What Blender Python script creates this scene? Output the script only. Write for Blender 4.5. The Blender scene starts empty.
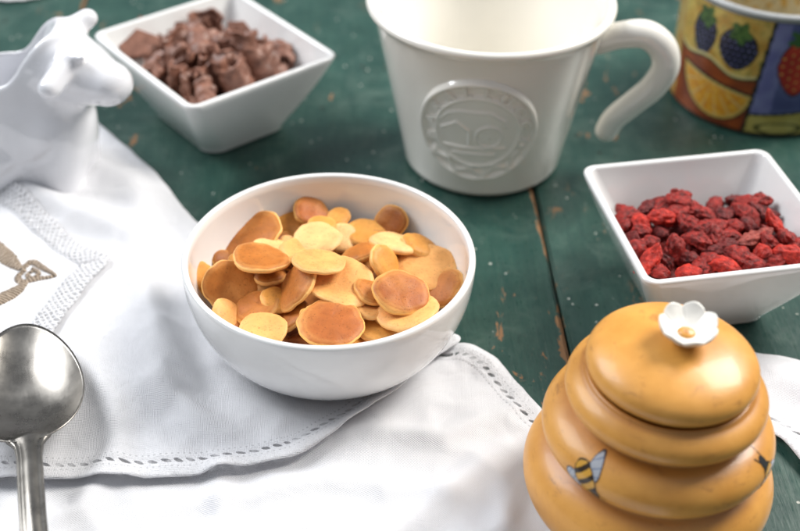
import bpy, bmesh, math, random
import numpy as np
from mathutils import Vector, Matrix, noise

random.seed(11)
PI = math.pi
scene = bpy.context.scene
COL = scene.collection

# ------------------------------------------------------------------ helpers
def link(o, parent=None):
    COL.objects.link(o)
    if parent is not None:
        o.parent = parent
    return o

def thing(name, label, cat, loc=(0, 0, 0), rot=(0, 0, 0), group=None):
    o = bpy.data.objects.new(name, None)
    o.empty_display_size = 0.01
    o.location = loc
    o.rotation_euler = rot
    tag(o, label, cat, group)
    return link(o)

def tag(o, label=None, cat=None, group=None, kind=None):
    if label: o['label'] = label
    if cat: o['category'] = cat
    if group: o['group'] = group
    if kind: o['kind'] = kind
    return o

def mesh_obj(name, verts, faces, mat, parent=None, smooth=True, loc=None, auto=None):
    me = bpy.data.meshes.new(name)
    me.from_pydata([tuple(v) for v in verts], [], [tuple(int(i) for i in f) for f in faces])
    me.update()
    bm = bmesh.new(); bm.from_mesh(me)
    bmesh.ops.recalc_face_normals(bm, faces=bm.faces)
    bm.to_mesh(me); bm.free()
    if smooth:
        me.polygons.foreach_set('use_smooth', [True] * len(me.polygons))
    if mat: me.materials.append(mat)
    o = bpy.data.objects.new(name, me)
    if loc is not None: o.location = loc
    link(o, parent)
    return o

def lathe(profile, n=96):
    """profile: list of (r, z); closed at the ends when r == 0."""
    V, F, rings = [], [], []
    for r, z in profile:
        if r < 1e-7:
            rings.append([len(V)]); V.append((0, 0, z))
        else:
            rings.append(list(range(len(V), len(V) + n)))
            for k in range(n):
                a = 2 * PI * k / n
                V.append((r * math.cos(a), r * math.sin(a), z))
    for A, B in zip(rings, rings[1:]):
        if len(A) == 1 and len(B) == 1: continue
        for k in range(n):
            k2 = (k + 1) % n
            if len(A) == 1: F.append((A[0], B[k], B[k2]))
            elif len(B) == 1: F.append((A[k], A[k2], B[0]))
            else: F.append((A[k], A[k2], B[k2], B[k]))
    return V, F

def catmull(pts, sub=8, closed=False):
    pts = [np.array(p, float) for p in pts]
    out = []
    n = len(pts)
    segs = n if closed else n - 1
    for i in range(segs):
        if closed:
            p0, p1, p2, p3 = pts[(i - 1) % n], pts[i], pts[(i + 1) % n], pts[(i + 2) % n]
        else:
            p1, p2 = pts[i], pts[i + 1]
            p0 = pts[i - 1] if i > 0 else 2 * p1 - p2
            p3 = pts[i + 2] if i + 2 < n else 2 * p2 - p1
        for k in range(sub):
            t = k / sub
            out.append(0.5 * ((2 * p1) + (-p0 + p2) * t + (2 * p0 - 5 * p1 + 4 * p2 - p3) * t * t
                              + (-p0 + 3 * p1 - 3 * p2 + p3) * t ** 3))
    if not closed: out.append(pts[-1])
    return out

def sweep(path, radii, n=24, flat=1.0, up=(0, 0, 1)):
    """tube along path with per-point radius; rounded ends"""
    path = [Vector(p) for p in path]
    V, F = [], []
    prev = None
    up = Vector(up)
    for i, p in enumerate(path):
        t = (path[min(i + 1, len(path) - 1)] - path[max(i - 1, 0)]).normalized()
        b = t.cross(up)
        if b.length < 1e-4: b = t.cross(Vector((0, 1, 0)))
        b.normalize(); c = b.cross(t).normalized()
        for k in range(n):
            a = 2 * PI * k / n
            V.append(p + b * (math.cos(a) * radii[i]) * flat + c * (math.sin(a) * radii[i]))
    m = len(path)
    for i in range(m - 1):
        for k in range(n):
            k2 = (k + 1) % n
            F.append((i * n + k, i * n + k2, (i + 1) * n + k2, (i + 1) * n + k))
    F.append(tuple(range(n))); F.append(tuple((m - 1) * n + k for k in range(n)))
    return V, F

def sstep(a, b, x):
    t = np.clip((x - a) / (b - a), 0, 1)
    return t * t * (3 - 2 * t)

# ------------------------------------------------------------------ naive surface nets
def surface_nets(fn, lo, hi, h):
    xs = np.arange(lo[0], hi[0] + h, h); ys = np.arange(lo[1], hi[1] + h, h); zs = np.arange(lo[2], hi[2] + h, h)
    X, Y, Z = np.meshgrid(xs, ys, zs, indexing='ij')
    D = fn(X, Y, Z)
    S = D < 0
    nx, ny, nz = D.shape
    c = (nx - 1, ny - 1, nz - 1)
    acc = np.zeros(c + (3,)); cnt = np.zeros(c)
    I, J, K = np.meshgrid(np.arange(c[0]), np.arange(c[1]), np.arange(c[2]), indexing='ij')
    corners = [(a, b, d) for a in (0, 1) for b in (0, 1) for d in (0, 1)]
    for p in corners:
        for ax in range(3):
            if p[ax]: continue
            q = list(p); q[ax] = 1
            d0 = D[p[0]:p[0] + c[0], p[1]:p[1] + c[1], p[2]:p[2] + c[2]]
            d1 = D[q[0]:q[0] + c[0], q[1]:q[1] + c[1], q[2]:q[2] + c[2]]
            m = (d0 < 0) != (d1 < 0)
            t = np.where(m, d0 / np.where(np.abs(d0 - d1) < 1e-12, 1, d0 - d1), 0)
            off = np.stack([np.full(c, float(p[0])), np.full(c, float(p[1])), np.full(c, float(p[2]))], -1)
            off[..., ax] += t
            acc += off * m[..., None]; cnt += m
    has = cnt > 0
    idx = -np.ones(c, int); idx[has] = np.arange(has.sum())
    base = np.stack([I, J, K], -1)[has]
    V = (base + acc[has] / cnt[has][:, None]) * h + np.array(lo)
    F = []
    # x edges
    m = (S[:-1, 1:-1, 1:-1] != S[1:, 1:-1, 1:-1]); a, b, d = np.nonzero(m); b = b + 1; d = d + 1
    fl = S[a, b, d]
    q = np.stack([idx[a, b - 1, d - 1], idx[a, b, d - 1], idx[a, b, d], idx[a, b - 1, d]], -1); q[~fl] = q[~fl][:, ::-1]; F.append(q)
    m = (S[1:-1, :-1, 1:-1] != S[1:-1, 1:, 1:-1]); a, b, d = np.nonzero(m); a = a + 1; d = d + 1
    fl = S[a, b, d]
    q = np.stack([idx[a - 1, b, d - 1], idx[a - 1, b, d], idx[a, b, d], idx[a, b, d - 1]], -1); q[~fl] = q[~fl][:, ::-1]; F.append(q)
    m = (S[1:-1, 1:-1, :-1] != S[1:-1, 1:-1, 1:]); a, b, d = np.nonzero(m); a = a + 1; b = b + 1
    fl = S[a, b, d]
    q = np.stack([idx[a - 1, b - 1, d], idx[a, b - 1, d], idx[a, b, d], idx[a - 1, b, d]], -1); q[~fl] = q[~fl][:, ::-1]; F.append(q)
    return V, np.concatenate(F)

def smin(a, b, k):
    h = np.clip(0.5 + 0.5 * (b - a) / k, 0, 1)
    return b * (1 - h) + a * h - k * h * (1 - h)
def smax(a, b, k): return -smin(-a, -b, k)
def sd_ell(X, Y, Z, c, r):
    x, y, z = (X - c[0]) / r[0], (Y - c[1]) / r[1], (Z - c[2]) / r[2]
    k0 = np.sqrt(x * x + y * y + z * z); k1 = np.sqrt((x / r[0]) ** 2 + (y / r[1]) ** 2 + (z / r[2]) ** 2)
    return k0 * (k0 - 1) / np.maximum(k1, 1e-6)
def sd_cap(X, Y, Z, a, b, r1, r2):
    a = np.array(a, float); b = np.array(b, float); ab = b - a
    t = np.clip(((X - a[0]) * ab[0] + (Y - a[1]) * ab[1] + (Z - a[2]) * ab[2]) / (ab @ ab), 0, 1)
    return np.sqrt((X - a[0] - t * ab[0]) ** 2 + (Y - a[1] - t * ab[1]) ** 2 + (Z - a[2] - t * ab[2]) ** 2) - (r1 + (r2 - r1) * t)

# ------------------------------------------------------------------ material helpers
class NT:
    def __init__(self, name):
        self.m = bpy.data.materials.new(name); self.m.use_nodes = True
        self.t = self.m.node_tree; self.n = self.t.nodes; self.l = self.t.links
        self.p = self.n['Principled BSDF']; self.out = self.n['Material Output']
    def new(self, typ, **kw):
        nd = self.n.new(typ)
        for k, v in kw.items(): setattr(nd, k, v)
        return nd
    def val(self, node, name, v):
        s = node.inputs[name]
        if hasattr(v, 'links') or isinstance(v, bpy.types.NodeSocket): self.l.new(v, s)
        else: s.default_value = v
    def math(self, op, a, b=0.0, c=None, clamp=False):
        nd = self.new('ShaderNodeMath', operation=op, use_clamp=clamp)
        self.val(nd, 0, a); self.val(nd, 1, b)
        if c is not None: self.val(nd, 2, c)
        return nd.outputs[0]
    def coords(self, kind='Object', scale=(1, 1, 1), rot=(0, 0, 0), loc=(0, 0, 0)):
        tc = self.new('ShaderNodeTexCoord'); mp = self.new('ShaderNodeMapping')
        self.l.new(tc.outputs[kind], mp.inputs[0])
        mp.inputs['Scale'].default_value = scale; mp.inputs['Rotation'].default_value = rot; mp.inputs['Location'].default_value = loc
        return mp.outputs[0]
    def noise(self, vec, scale, detail=4, rough=.55, dist=0.0):
        nd = self.new('ShaderNodeTexNoise')
        self.l.new(vec, nd.inputs['Vector']); nd.inputs['Scale'].default_value = scale
        nd.inputs['Detail'].default_value = detail; nd.inputs['Roughness'].default_value = rough; nd.inputs['Distortion'].default_value = dist
        return nd.outputs['Fac']
    def ramp(self, fac, stops, interp='LINEAR'):
        nd = self.new('ShaderNodeValToRGB'); nd.color_ramp.interpolation = interp
        cr = nd.color_ramp
        while len(cr.elements) < len(stops): cr.elements.new(.5)
        for e, (pos, c) in zip(cr.elements, stops):
            e.position = pos
            e.color = (c, c, c, 1) if isinstance(c, (int, float)) else (*c, 1)
        self.l.new(fac, nd.inputs[0])
        return nd.outputs[0]
    def mix(self, fac, a, b, blend='MIX'):
        nd = self.new('ShaderNodeMix', data_type='RGBA', blend_type=blend)
        self.val(nd, 0, fac)
        for i, v in ((6, a), (7, b)):
            if isinstance(v, bpy.types.NodeSocket): self.l.new(v, nd.inputs[i])
            else: nd.inputs[i].default_value = (*v, 1)
        return nd.outputs[2]
    def bump(self, h, strength=.3, dist=.001, normal=None):
        nd = self.new('ShaderNodeBump'); nd.inputs['Strength'].default_value = strength; nd.inputs['Distance'].default_value = dist
        self.l.new(h, nd.inputs['Height'])
        if normal is not None: self.l.new(normal, nd.inputs['Normal'])
        return nd.outputs[0]
    def attr(self, name, out='Fac'):
        nd = self.new('ShaderNodeAttribute'); nd.attribute_name = name
        return nd.outputs[out]

def porcelain(name, col, rough=.09, waviness=.12, speck=0.0):
    m = NT(name); co = m.coords('Object')
    n1 = m.noise(co, 60, 2); n2 = m.noise(co, 700, 2)
    c = m.mix(m.ramp(n1, [(.3, 0.0), (.7, 1.0)]), tuple(x * .975 for x in col), col)
    if speck:
        c = m.mix(m.ramp(m.noise(co, 900, 1), [(.70, 0.0), (.76, speck)]), c, (.30, .24, .17))
    m.l.new(c, m.p.inputs['Base Color'])
    m.l.new(m.ramp(n1, [(.3, rough * .8), (.75, rough * 1.6)]), m.p.inputs['Roughness'])
    m.l.new(m.bump(n1, waviness, .0008), m.p.inputs['Normal'])
    m.p.inputs['Coat Weight'].default_value = .8; m.p.inputs['Coat Roughness'].default_value = .03
    m.p.inputs['Subsurface Weight'].default_value = .0
    return m.m

MAT = {}
MAT['bowl'] = porcelain('white_glaze', (.80, .80, .79))
MAT['mug'] = porcelain('cream_glaze', (.85, .82, .75), .10)
MAT['cow'] = porcelain('cow_glaze', (.76, .76, .79), .09)
MAT['flower'] = porcelain('flower_glaze', (.84, .80, .70), .2)

def m_table():
    m = NT('green_painted_wood'); co = m.coords('Object')
    grain = m.noise(m.coords('Object', (16, 1.0, 6)), 26, 6, .6, .3)
    broad = m.noise(co, 22, 7, .68, .8)
    fine = m.noise(m.coords('Object', (5, 1.2, 1)), 160, 4, .6)
    green = m.mix(m.ramp(broad, [(.3, 0.0), (.7, 1.0)]), (.010, .037, .029), (.036, .088, .069))
    green = m.mix(m.ramp(grain, [(.38, .55), (.62, 0.0)]), green, (.010, .045, .038))
    green = m.mix(m.ramp(fine, [(.30, .5), (.45, 0.0)]), green, (.008, .03, .026))
    # scuffs: pale rubbed film
    scuff = m.math('MAXIMUM', m.ramp(m.noise(m.coords('Object', (1, 1, 1), (0, 0, .4)), 30, 7, .7, .6), [(.50, 0.0), (.74, .55)]), m.ramp(m.noise(m.coords('Object', (9, .5, 1), (0, 0, .5)), 60, 4, .7), [(.64, 0.0), (.72, .4)]))
    green = m.mix(scuff, green, (.10, .15, .125))
    # worn wood near the plank edge and in long chips
    sep = m.new('ShaderNodeSeparateXYZ'); m.l.new(co, sep.inputs[0])
    ed = m.math('MINIMUM', m.math('SUBTRACT', .1427, sep.outputs[0]), m.math('ADD', m.math('ADD', .1427, sep.outputs[0]), .0022))
    en = m.noise(m.coords('Object', (1, .55, 1)), 120, 6, .7)
    en2 = m.noise(m.coords('Object', (1, .3, 1)), 22, 3, .6)
    edge = m.math('LESS_THAN', ed, m.math('MULTIPLY', m.math('MULTIPLY', m.math('SUBTRACT', en, .30), .021), m.ramp(en2, [(.42, .08), (.66, 1.0)])))
    chipn = m.noise(m.coords('Object', (1, .38, 1)), 75, 7, .72, .5)
    chipm = m.noise(co, 13, 2, .5)
    chip = m.math('MULTIPLY', m.ramp(chipn, [(.61, 0.0), (.625, 1.0)]), m.ramp(chipm, [(.48, 0.0), (.56, 1.0)]))
    chip = m.math('MAXIMUM', chip, edge)
    wood = m.mix(m.noise(m.coords('Object', (30, 1.5, 6)), 60, 5), (.10, .045, .018), (.38, .20, .085))
    c = m.mix(chip, green, wood)
    # small white specks and dark pits
    vo = m.new('ShaderNodeTexVoronoi', feature='F1'); m.l.new(co, vo.inputs['Vector']); vo.inputs['Scale'].default_value = 170
    wsel = m.noise(co, 90, 1)
    sp = m.math('MULTIPLY', m.math('LESS_THAN', vo.outputs['Distance'], .13), m.math('GREATER_THAN', wsel, .60))
    c = m.mix(m.math('MULTIPLY', sp, .75), c, (.55, .56, .50))
    vo2 = m.new('ShaderNodeTexVoronoi', feature='F1'); m.l.new(m.coords('Object', (1, .7, 1), (0, 0, .9), (3, 1, 0)), vo2.inputs['Vector']); vo2.inputs['Scale'].default_value = 95
    pit = m.math('MULTIPLY', m.math('LESS_THAN', vo2.outputs['Distance'], .12), m.math('GREATER_THAN', m.noise(co, 55, 1), .57))
    c = m.mix(m.math('MULTIPLY', pit, .85), c, (.012, .014, .010))
    m.l.new(c, m.p.inputs['Base Color'])
    r = m.math('ADD', m.ramp(fine, [(.3, .42), (.7, .26)]), m.math('MULTIPLY', chip, .35))
    m.l.new(r, m.p.inputs['Roughness'])
    h = m.math('SUBTRACT', m.math('ADD', m.math('MULTIPLY', grain, .5), m.math('MULTIPLY', fine, .25)), m.math('MULTIPLY', m.math('MAXIMUM', chip, pit), .8))
    m.l.new(m.bump(h, .45, .0007), m.p.inputs['Normal'])
    return m.m
MAT['table'] = m_table()

def m_cloth(name, rot, hem=True, col=(.87, .87, .895), lace=False):
    m = NT(name); co = m.coords('Object', (1, 1, 1), (0, 0, rot))
    sep = m.new('ShaderNodeSeparateXYZ'); m.l.new(co, sep.inputs[0])
    jit = m.noise(m.coords('Object', (1, 1, 1), (0, 0, rot)), 45, 3)
    def threads(ax, other, per):
        slub = m.noise(m.coords('Object', (2500, 60, 1) if ax == 0 else (60, 2500, 1), (0, 0, rot)), 1, 2)
        ph = m.math('ADD', m.math('MULTIPLY', sep.outputs[ax], 2 * PI / per), m.math('MULTIPLY', jit, 26.0))
        w = m.math('SINE', ph)
        return m.math('ADD', m.math('MULTIPLY', w, .5), m.math('MULTIPLY', slub, 1.6))
    h = m.math('ADD', threads(0, 1, .00062), threads(1, 0, .00070))
    tint = m.mix(m.ramp(m.noise(co, 20, 3), [(.3, 0.0), (.7, 1.0)]), tuple(x * .96 for x in col), col)
    thr = m.mix(m.ramp(h, [(.1, .55), (1.3, 0.0)]), tint, tuple(x * .74 for x in col))
    m.l.new(thr, m.p.inputs['Base Color'])
    m.p.inputs['Roughness'].default_value = .85
    m.p.inputs['Sheen Weight'].default_value = .15
    nb = m.bump(h, .55, .00028)
    crease = m.noise(m.coords('Object', (1, 1, 1), (0, 0, .5)), 20, 3, .5, .8)
    nb = m.bump(crease, .5, .0040, nb)
    cr2 = m.math('ABSOLUTE', m.math('SUBTRACT', m.noise(m.coords('Object', (1, 1, 1), (0, 0, .2)), 26, 2, .5, 1.0), .5))
    nb = m.bump(m.ramp(cr2, [(0.0, 0.0), (.05, 1.0)]), .09, .0010, nb)
    if lace:
        ld = m.attr('laced')       # 0 outside, 1 in the lace band
        vo = m.new('ShaderNodeTexVoronoi', feature='F1'); m.l.new(m.coords('Object', (1, 1, 1), (0, 0, .7)), vo.inputs['Vector']); vo.inputs['Scale'].default_value = 420
        ls, lsd = m.attr('ls'), m.attr('lsd')
        jt = m.math('MULTIPLY', m.noise(co, 260, 2), .0022)
        u1 = m.math('MULTIPLY', m.math('ADD', m.math('ADD', ls, lsd), jt), PI / .0034); u2 = m.math('MULTIPLY', m.math('SUBTRACT', m.math('SUBTRACT', ls, lsd), jt), PI / .0034)
        lat = m.math('MULTIPLY', m.math('ABSOLUTE', m.math('SINE', u1)), m.math('ABSOLUTE', m.math('SINE', u2)))
        knots = m.math('ADD', m.ramp(lat, [(.15, 1.0), (.75, 0.0)]), m.math('MULTIPLY', m.noise(co, 1100, 3), .7))
        nb = m.bump(m.math('MULTIPLY', knots, ld), .8, .0011, nb)
        hole = m.math('MULTIPLY', m.math('MULTIPLY', m.math('GREATER_THAN', m.math('ADD', lat, m.math('MULTIPLY', m.noise(co, 400, 2), .4)), 1.02), m.math('GREATER_THAN', ld, .5)), .6)
    if hem:
        hd, hs = m.attr('hd'), m.attr('hs')
        per = .0056
        fr = m.math('SUBTRACT', m.math('FRACT', m.math('ADD', m.math('DIVIDE', hs, per), m.math('MULTIPLY', m.noise(co, 60, 2), 1.1))), .5)
        skew = m.math('MULTIPLY', m.math('SUBTRACT', hd, .0085), 180)
        wob = m.math('ADD', .35, m.math('MULTIPLY', m.noise(co, 300, 2), 1.2))
        e = m.math('ADD', m.math('POWER', m.math('ABSOLUTE', m.math('DIVIDE', m.math('ADD', fr, skew), .30)), 2.4),
                   m.math('POWER', m.math('ABSOLUTE', m.math('DIVIDE', m.math('SUBTRACT', hd, .0085), .00115)), 2.2))
        hole1 = m.math('LESS_THAN', e, wob)
        per2 = .0026
        f2 = m.math('SUBTRACT', m.math('FRACT', m.math('DIVIDE', hs, per2)), .5)
        def row(dist, rad):
            return m.math('LESS_THAN', m.math('ADD', m.math('POWER', m.math('ABSOLUTE', m.math('DIVIDE', f2, .24)), 2.0), m.math('POWER', m.math('ABSOLUTE', m.math('DIVIDE', m.math('SUBTRACT', hd, dist), rad)), 2.0)), m.math('SUBTRACT', wob, .25))
        hole2 = m.math('MAXIMUM', row(.0122, .0005), row(.0052, .0004))
        band = m.math('MULTIPLY', m.ramp(m.math('MULTIPLY', hd, 50), [(.0, 1.0), (.56, 1.0), (.62, 0.0)]), 1.0)
        nb = m.bump(m.math('MULTIPLY', m.noise(co, 1500, 2), band), .6, .0006, nb)
        nb = m.bump(m.math('SUBTRACT', 1.0, m.math('MAXIMUM', hole1, hole2)), .6, .0005, nb)
        if lace: hole = m.math('MAXIMUM', hole, hole1)
        else: hole = m.math('MAXIMUM', m.math('MULTIPLY', hole1, m.ramp(m.noise(co, 130, 1), [(.32, .30), (.55, .85)])), m.math('MULTIPLY', hole2, .28))
    m.l.new(nb, m.p.inputs['Normal'])
    tr = m.new('ShaderNodeBsdfTransparent'); tl = m.new('ShaderNodeBsdfTranslucent')
    m.l.new(thr, tl.inputs[0])
    mx0 = m.new('ShaderNodeMixShader'); mx0.inputs[0].default_value = .18
    m.l.new(m.p.outputs[0], mx0.inputs[1]); m.l.new(tl.outputs[0], mx0.inputs[2])
    if hem or lace:
        mx = m.new('ShaderNodeMixShader'); m.l.new(hole, mx.inputs[0])
        m.l.new(mx0.outputs[0], mx.inputs[1]); m.l.new(tr.outputs[0], mx.inputs[2])
        m.l.new(mx.outputs[0], m.out.inputs[0])
    else:
        m.l.new(mx0.outputs[0], m.out.inputs[0])
    return m.m
MAT['cloth_a'] = m_cloth('white_linen_lower', .55)
MAT['cloth_b'] = m_cloth('white_linen_upper', -.08)
MAT['cloth_c'] = m_cloth('white_lace_linen', .75, hem=False, lace=True)

def m_pancake(name, face, edge):
    m = NT(name)
    oi = m.new('ShaderNodeObjectInfo')
    tc = m.new('ShaderNodeTexCoord'); ad = m.new('ShaderNodeVectorMath', operation='ADD')
    m.l.new(tc.outputs['Object'], ad.inputs[0]); m.l.new(oi.outputs['Location'], ad.inputs[1])
    co = ad.outputs[0]
    n1 = m.noise(co, 110, 5, .6, .4); n2 = m.noise(co, 750, 4, .65); n3 = m.noise(co, 55, 2)
    dark = tuple(f * .74 for f in face)
    c = m.mix(m.ramp(n1, [(.35, 1.0), (.68, 0.0)]), face, dark)
    c = m.mix(m.ramp(m.noise(co, 240, 5, .65), [(.42, 0.0), (.62, .30)]), c, tuple(f * .80 for f in face))
    c = m.mix(m.ramp(n3, [(.45, 0.0), (.75, .45)]), c, tuple(.5 * a + .5 * b for a, b in zip(face, edge)))
    c = m.mix(m.ramp(n2, [(.33, .45), (.44, 0.0)]), c, tuple(f * .45 for f in face))
    rad = m.attr('rad')
    vo = m.new('ShaderNodeTexVoronoi', feature='F1'); m.l.new(co, vo.inputs['Vector']); vo.inputs['Scale'].default_value = 620
    pore = m.math('MULTIPLY', m.math('LESS_THAN', vo.outputs['Distance'], .20), m.math('GREATER_THAN', m.noise(co, 190, 2), .52))
    c = m.mix(m.math('MULTIPLY', pore, .55), c, tuple(f * .40 for f in face))
    ring = m.ramp(m.math('ADD', rad, m.math('MULTIPLY', m.math('SUBTRACT', n3, .5), .55)), [(.72, 0.0), (.82, .14), (.90, .06), (.97, .4)])
    c = m.mix(ring, c, edge)
    e = m.attr('rim')
    e2 = m.math('ADD', e, m.math('MULTIPLY', m.math('SUBTRACT', n1, .5), .7))
    c = m.mix(m.ramp(e2, [(.35, 0.0), (.62, 1.0)]), c, edge)
    # a little darker toasting right before the pale side
    m.l.new(c, m.p.inputs['Base Color'])
    m.p.inputs['Roughness'].default_value = .48
    m.p.inputs['Specular IOR Level'].default_value = .25
    m.p.inputs['Subsurface Weight'].default_value = .12
    m.p.inputs['Subsurface Radius'].default_value = (.003, .0015, .0006)
    m.p.inputs['Subsurface Scale'].default_value = 1.0
    h = m.math('SUBTRACT', m.math('ADD', m.math('MULTIPLY', n1, 1.1), m.math('MULTIPLY', n2, .45)), m.math('MULTIPLY', pore, .5))
    m.l.new(m.bump(h, .55, .0007), m.p.inputs['Normal'])
    return m.m
EDGE = (.86, .49, .165)
TONE = {'d': m_pancake('dark_toasted', (.29, .085, .016), (.78, .42, .12)),
        'b': m_pancake('brown_toasted', (.50, .165, .028), EDGE),
        'r': m_pancake('reddish_toasted', (.46, .135, .032), (.84, .47, .14)),
        'g': m_pancake('golden_toasted', (.70, .30, .055), EDGE),
        'p': m_pancake('pale_golden', (.85, .405, .125), (.88, .51, .19)),
        'y': m_pancake('pale_yellow', (.86, .50, .20), (.87, .55, .24))}

def m_goji(name, a, b):
    m = NT(name)
    oi = m.new('ShaderNodeObjectInfo'); tc = m.new('ShaderNodeTexCoord'); ad = m.new('ShaderNodeVectorMath', operation='ADD')
    m.l.new(tc.outputs['Object'], ad.inputs[0]); m.l.new(oi.outputs['Location'], ad.inputs[1])
    co = ad.outputs[0]
    n = m.noise(co, 320, 5, .65, .5); n2 = m.noise(co, 900, 3, .6)
    m.l.new(m.mix(m.ramp(n, [(.35, 0.0), (.62, 1.0)]), a, b), m.p.inputs['Base Color'])
    m.l.new(m.ramp(n2, [(.3, .36), (.7, .60)]), m.p.inputs['Roughness'])
    m.l.new(m.bump(m.math('ADD', n, m.math('MULTIPLY', n2, .4)), 1.0, .0016), m.p.inputs['Normal'])
    m.p.inputs['Specular IOR Level'].default_value = .32; m.p.inputs['Subsurface Weight'].default_value = .1; m.p.inputs['Subsurface Radius'].default_value = (.002, .0004, .0003); m.p.inputs['Subsurface Scale'].default_value = 1.0
    return m.m
GOJIM = {'m': m_goji('red_goji', (.09, .006, .005), (.36, .020, .013)), 'd': m_goji('dark_goji', (.06, .005, .005), (.20, .014, .012)),
         'b': m_goji('bright_goji', (.24, .009, .006), (.60, .032, .016)), 'n': m_goji('brownish_goji', (.20, .035, .028), (.42, .09, .065))}

def m_choc():
    m = NT('milk_chocolate'); co = m.coords('Object')
    n = m.noise(co, 160, 5, .6); n2 = m.noise(co, 700, 3)
    m.l.new(m.mix(m.ramp(n, [(.3, 0.0), (.7, 1.0)]), (.135, .056, .036), (.29, .135, .09)), m.p.inputs['Base Color'])
    m.p.inputs['Roughness'].default_value = .45
    m.l.new(m.bump(m.math('ADD', n, m.math('MULTIPLY', n2, .5)), .5, .001), m.p.inputs['Normal'])
    return m.m
MAT['choc'] = m_choc()

def m_honey():
    m = NT('amber_glaze'); co = m.coords('Object')
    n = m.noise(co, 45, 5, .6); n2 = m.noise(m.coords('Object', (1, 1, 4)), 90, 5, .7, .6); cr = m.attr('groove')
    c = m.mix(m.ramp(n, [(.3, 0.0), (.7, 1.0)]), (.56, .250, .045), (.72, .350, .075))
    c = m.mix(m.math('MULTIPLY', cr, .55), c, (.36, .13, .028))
    c = m.mix(m.ramp(n2, [(.58, 0.0), (.72, .6)]), c, (.24, .09, .028))
    m.l.new(c, m.p.inputs['Base Color'])
    m.l.new(m.ramp(n, [(.3, .32), (.7, .46)]), m.p.inputs['Roughness'])
    m.p.inputs['Coat Weight'].default_value = .12; m.p.inputs['Coat Roughness'].default_value = .10
    m.l.new(m.bump(n, .25, .001), m.p.inputs['Normal'])
    return m.m
MAT['honey'] = m_honey()

def m_paint(name, rough=.22, dim=1.0):
    m = NT(name); co = m.coords('Object')
    nd = m.new('ShaderNodeVertexColor'); nd.layer_name = 'paint'
    n = m.noise(co, 260, 4)
    c = m.mix(m.ramp(n, [(.3, .35), (.6, 0.0)]), nd.outputs[0], (.03, .02, .015), 'MULTIPLY')
    c = m.mix(.25, nd.outputs[0], c)
    c = m.mix(1.0, c, (dim, dim, dim), 'MULTIPLY')
    m.l.new(c, m.p.inputs['Base Color']); m.p.inputs['Roughness'].default_value = rough
    m.p.inputs['Coat Weight'].default_value = .0
    return m.m
MAT['paint'] = m_paint('painted_fruit_glaze', .22, .85); MAT['bee'] = m_paint('painted_bee_glaze')

def m_steel():
    m = NT('worn_steel'); co = m.coords('Object')
    n = m.noise(m.coords('Object', (1, .12, 1)), 900, 3); n2 = m.noise(co, 60, 5, .6)
    m.p.inputs['Metallic'].default_value = 1
    m.l.new(m.mix(m.ramp(n2, [(.35, 0.0), (.7, 1.0)]), (.22, .205, .185), (.34, .32, .29)), m.p.inputs['Base Color'])
    m.l.new(m.math('ADD', m.ramp(n2, [(.3, .20), (.7, .32)]), m.math('MULTIPLY', n, .08)), m.p.inputs['Roughness'])
    m.l.new(m.bump(n, .05, .0003), m.p.inputs['Normal'])
    return m.m
MAT['steel'] = m_steel()
def m_thread():
    m = NT('tan_thread'); nd = m.attr('stitch'); co = m.coords('Object')
    w = m.math('SINE', m.math('ADD', m.math('MULTIPLY', nd, 2 * PI / .0017), m.math('MULTIPLY', m.noise(co, 300, 2), 5)))
    m.l.new(m.mix(m.ramp(w, [(.0, 0.0), (1.0, 1.0)]), (.32, .24, .17), (.60, .48, .37)), m.p.inputs['Base Color'])
    m.p.inputs['Roughness'].default_value = .6
    m.l.new(m.bump(w, 1.0, .0009), m.p.inputs['Normal'])
    return m.m
MAT['thread'] = m_thread()
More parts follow.
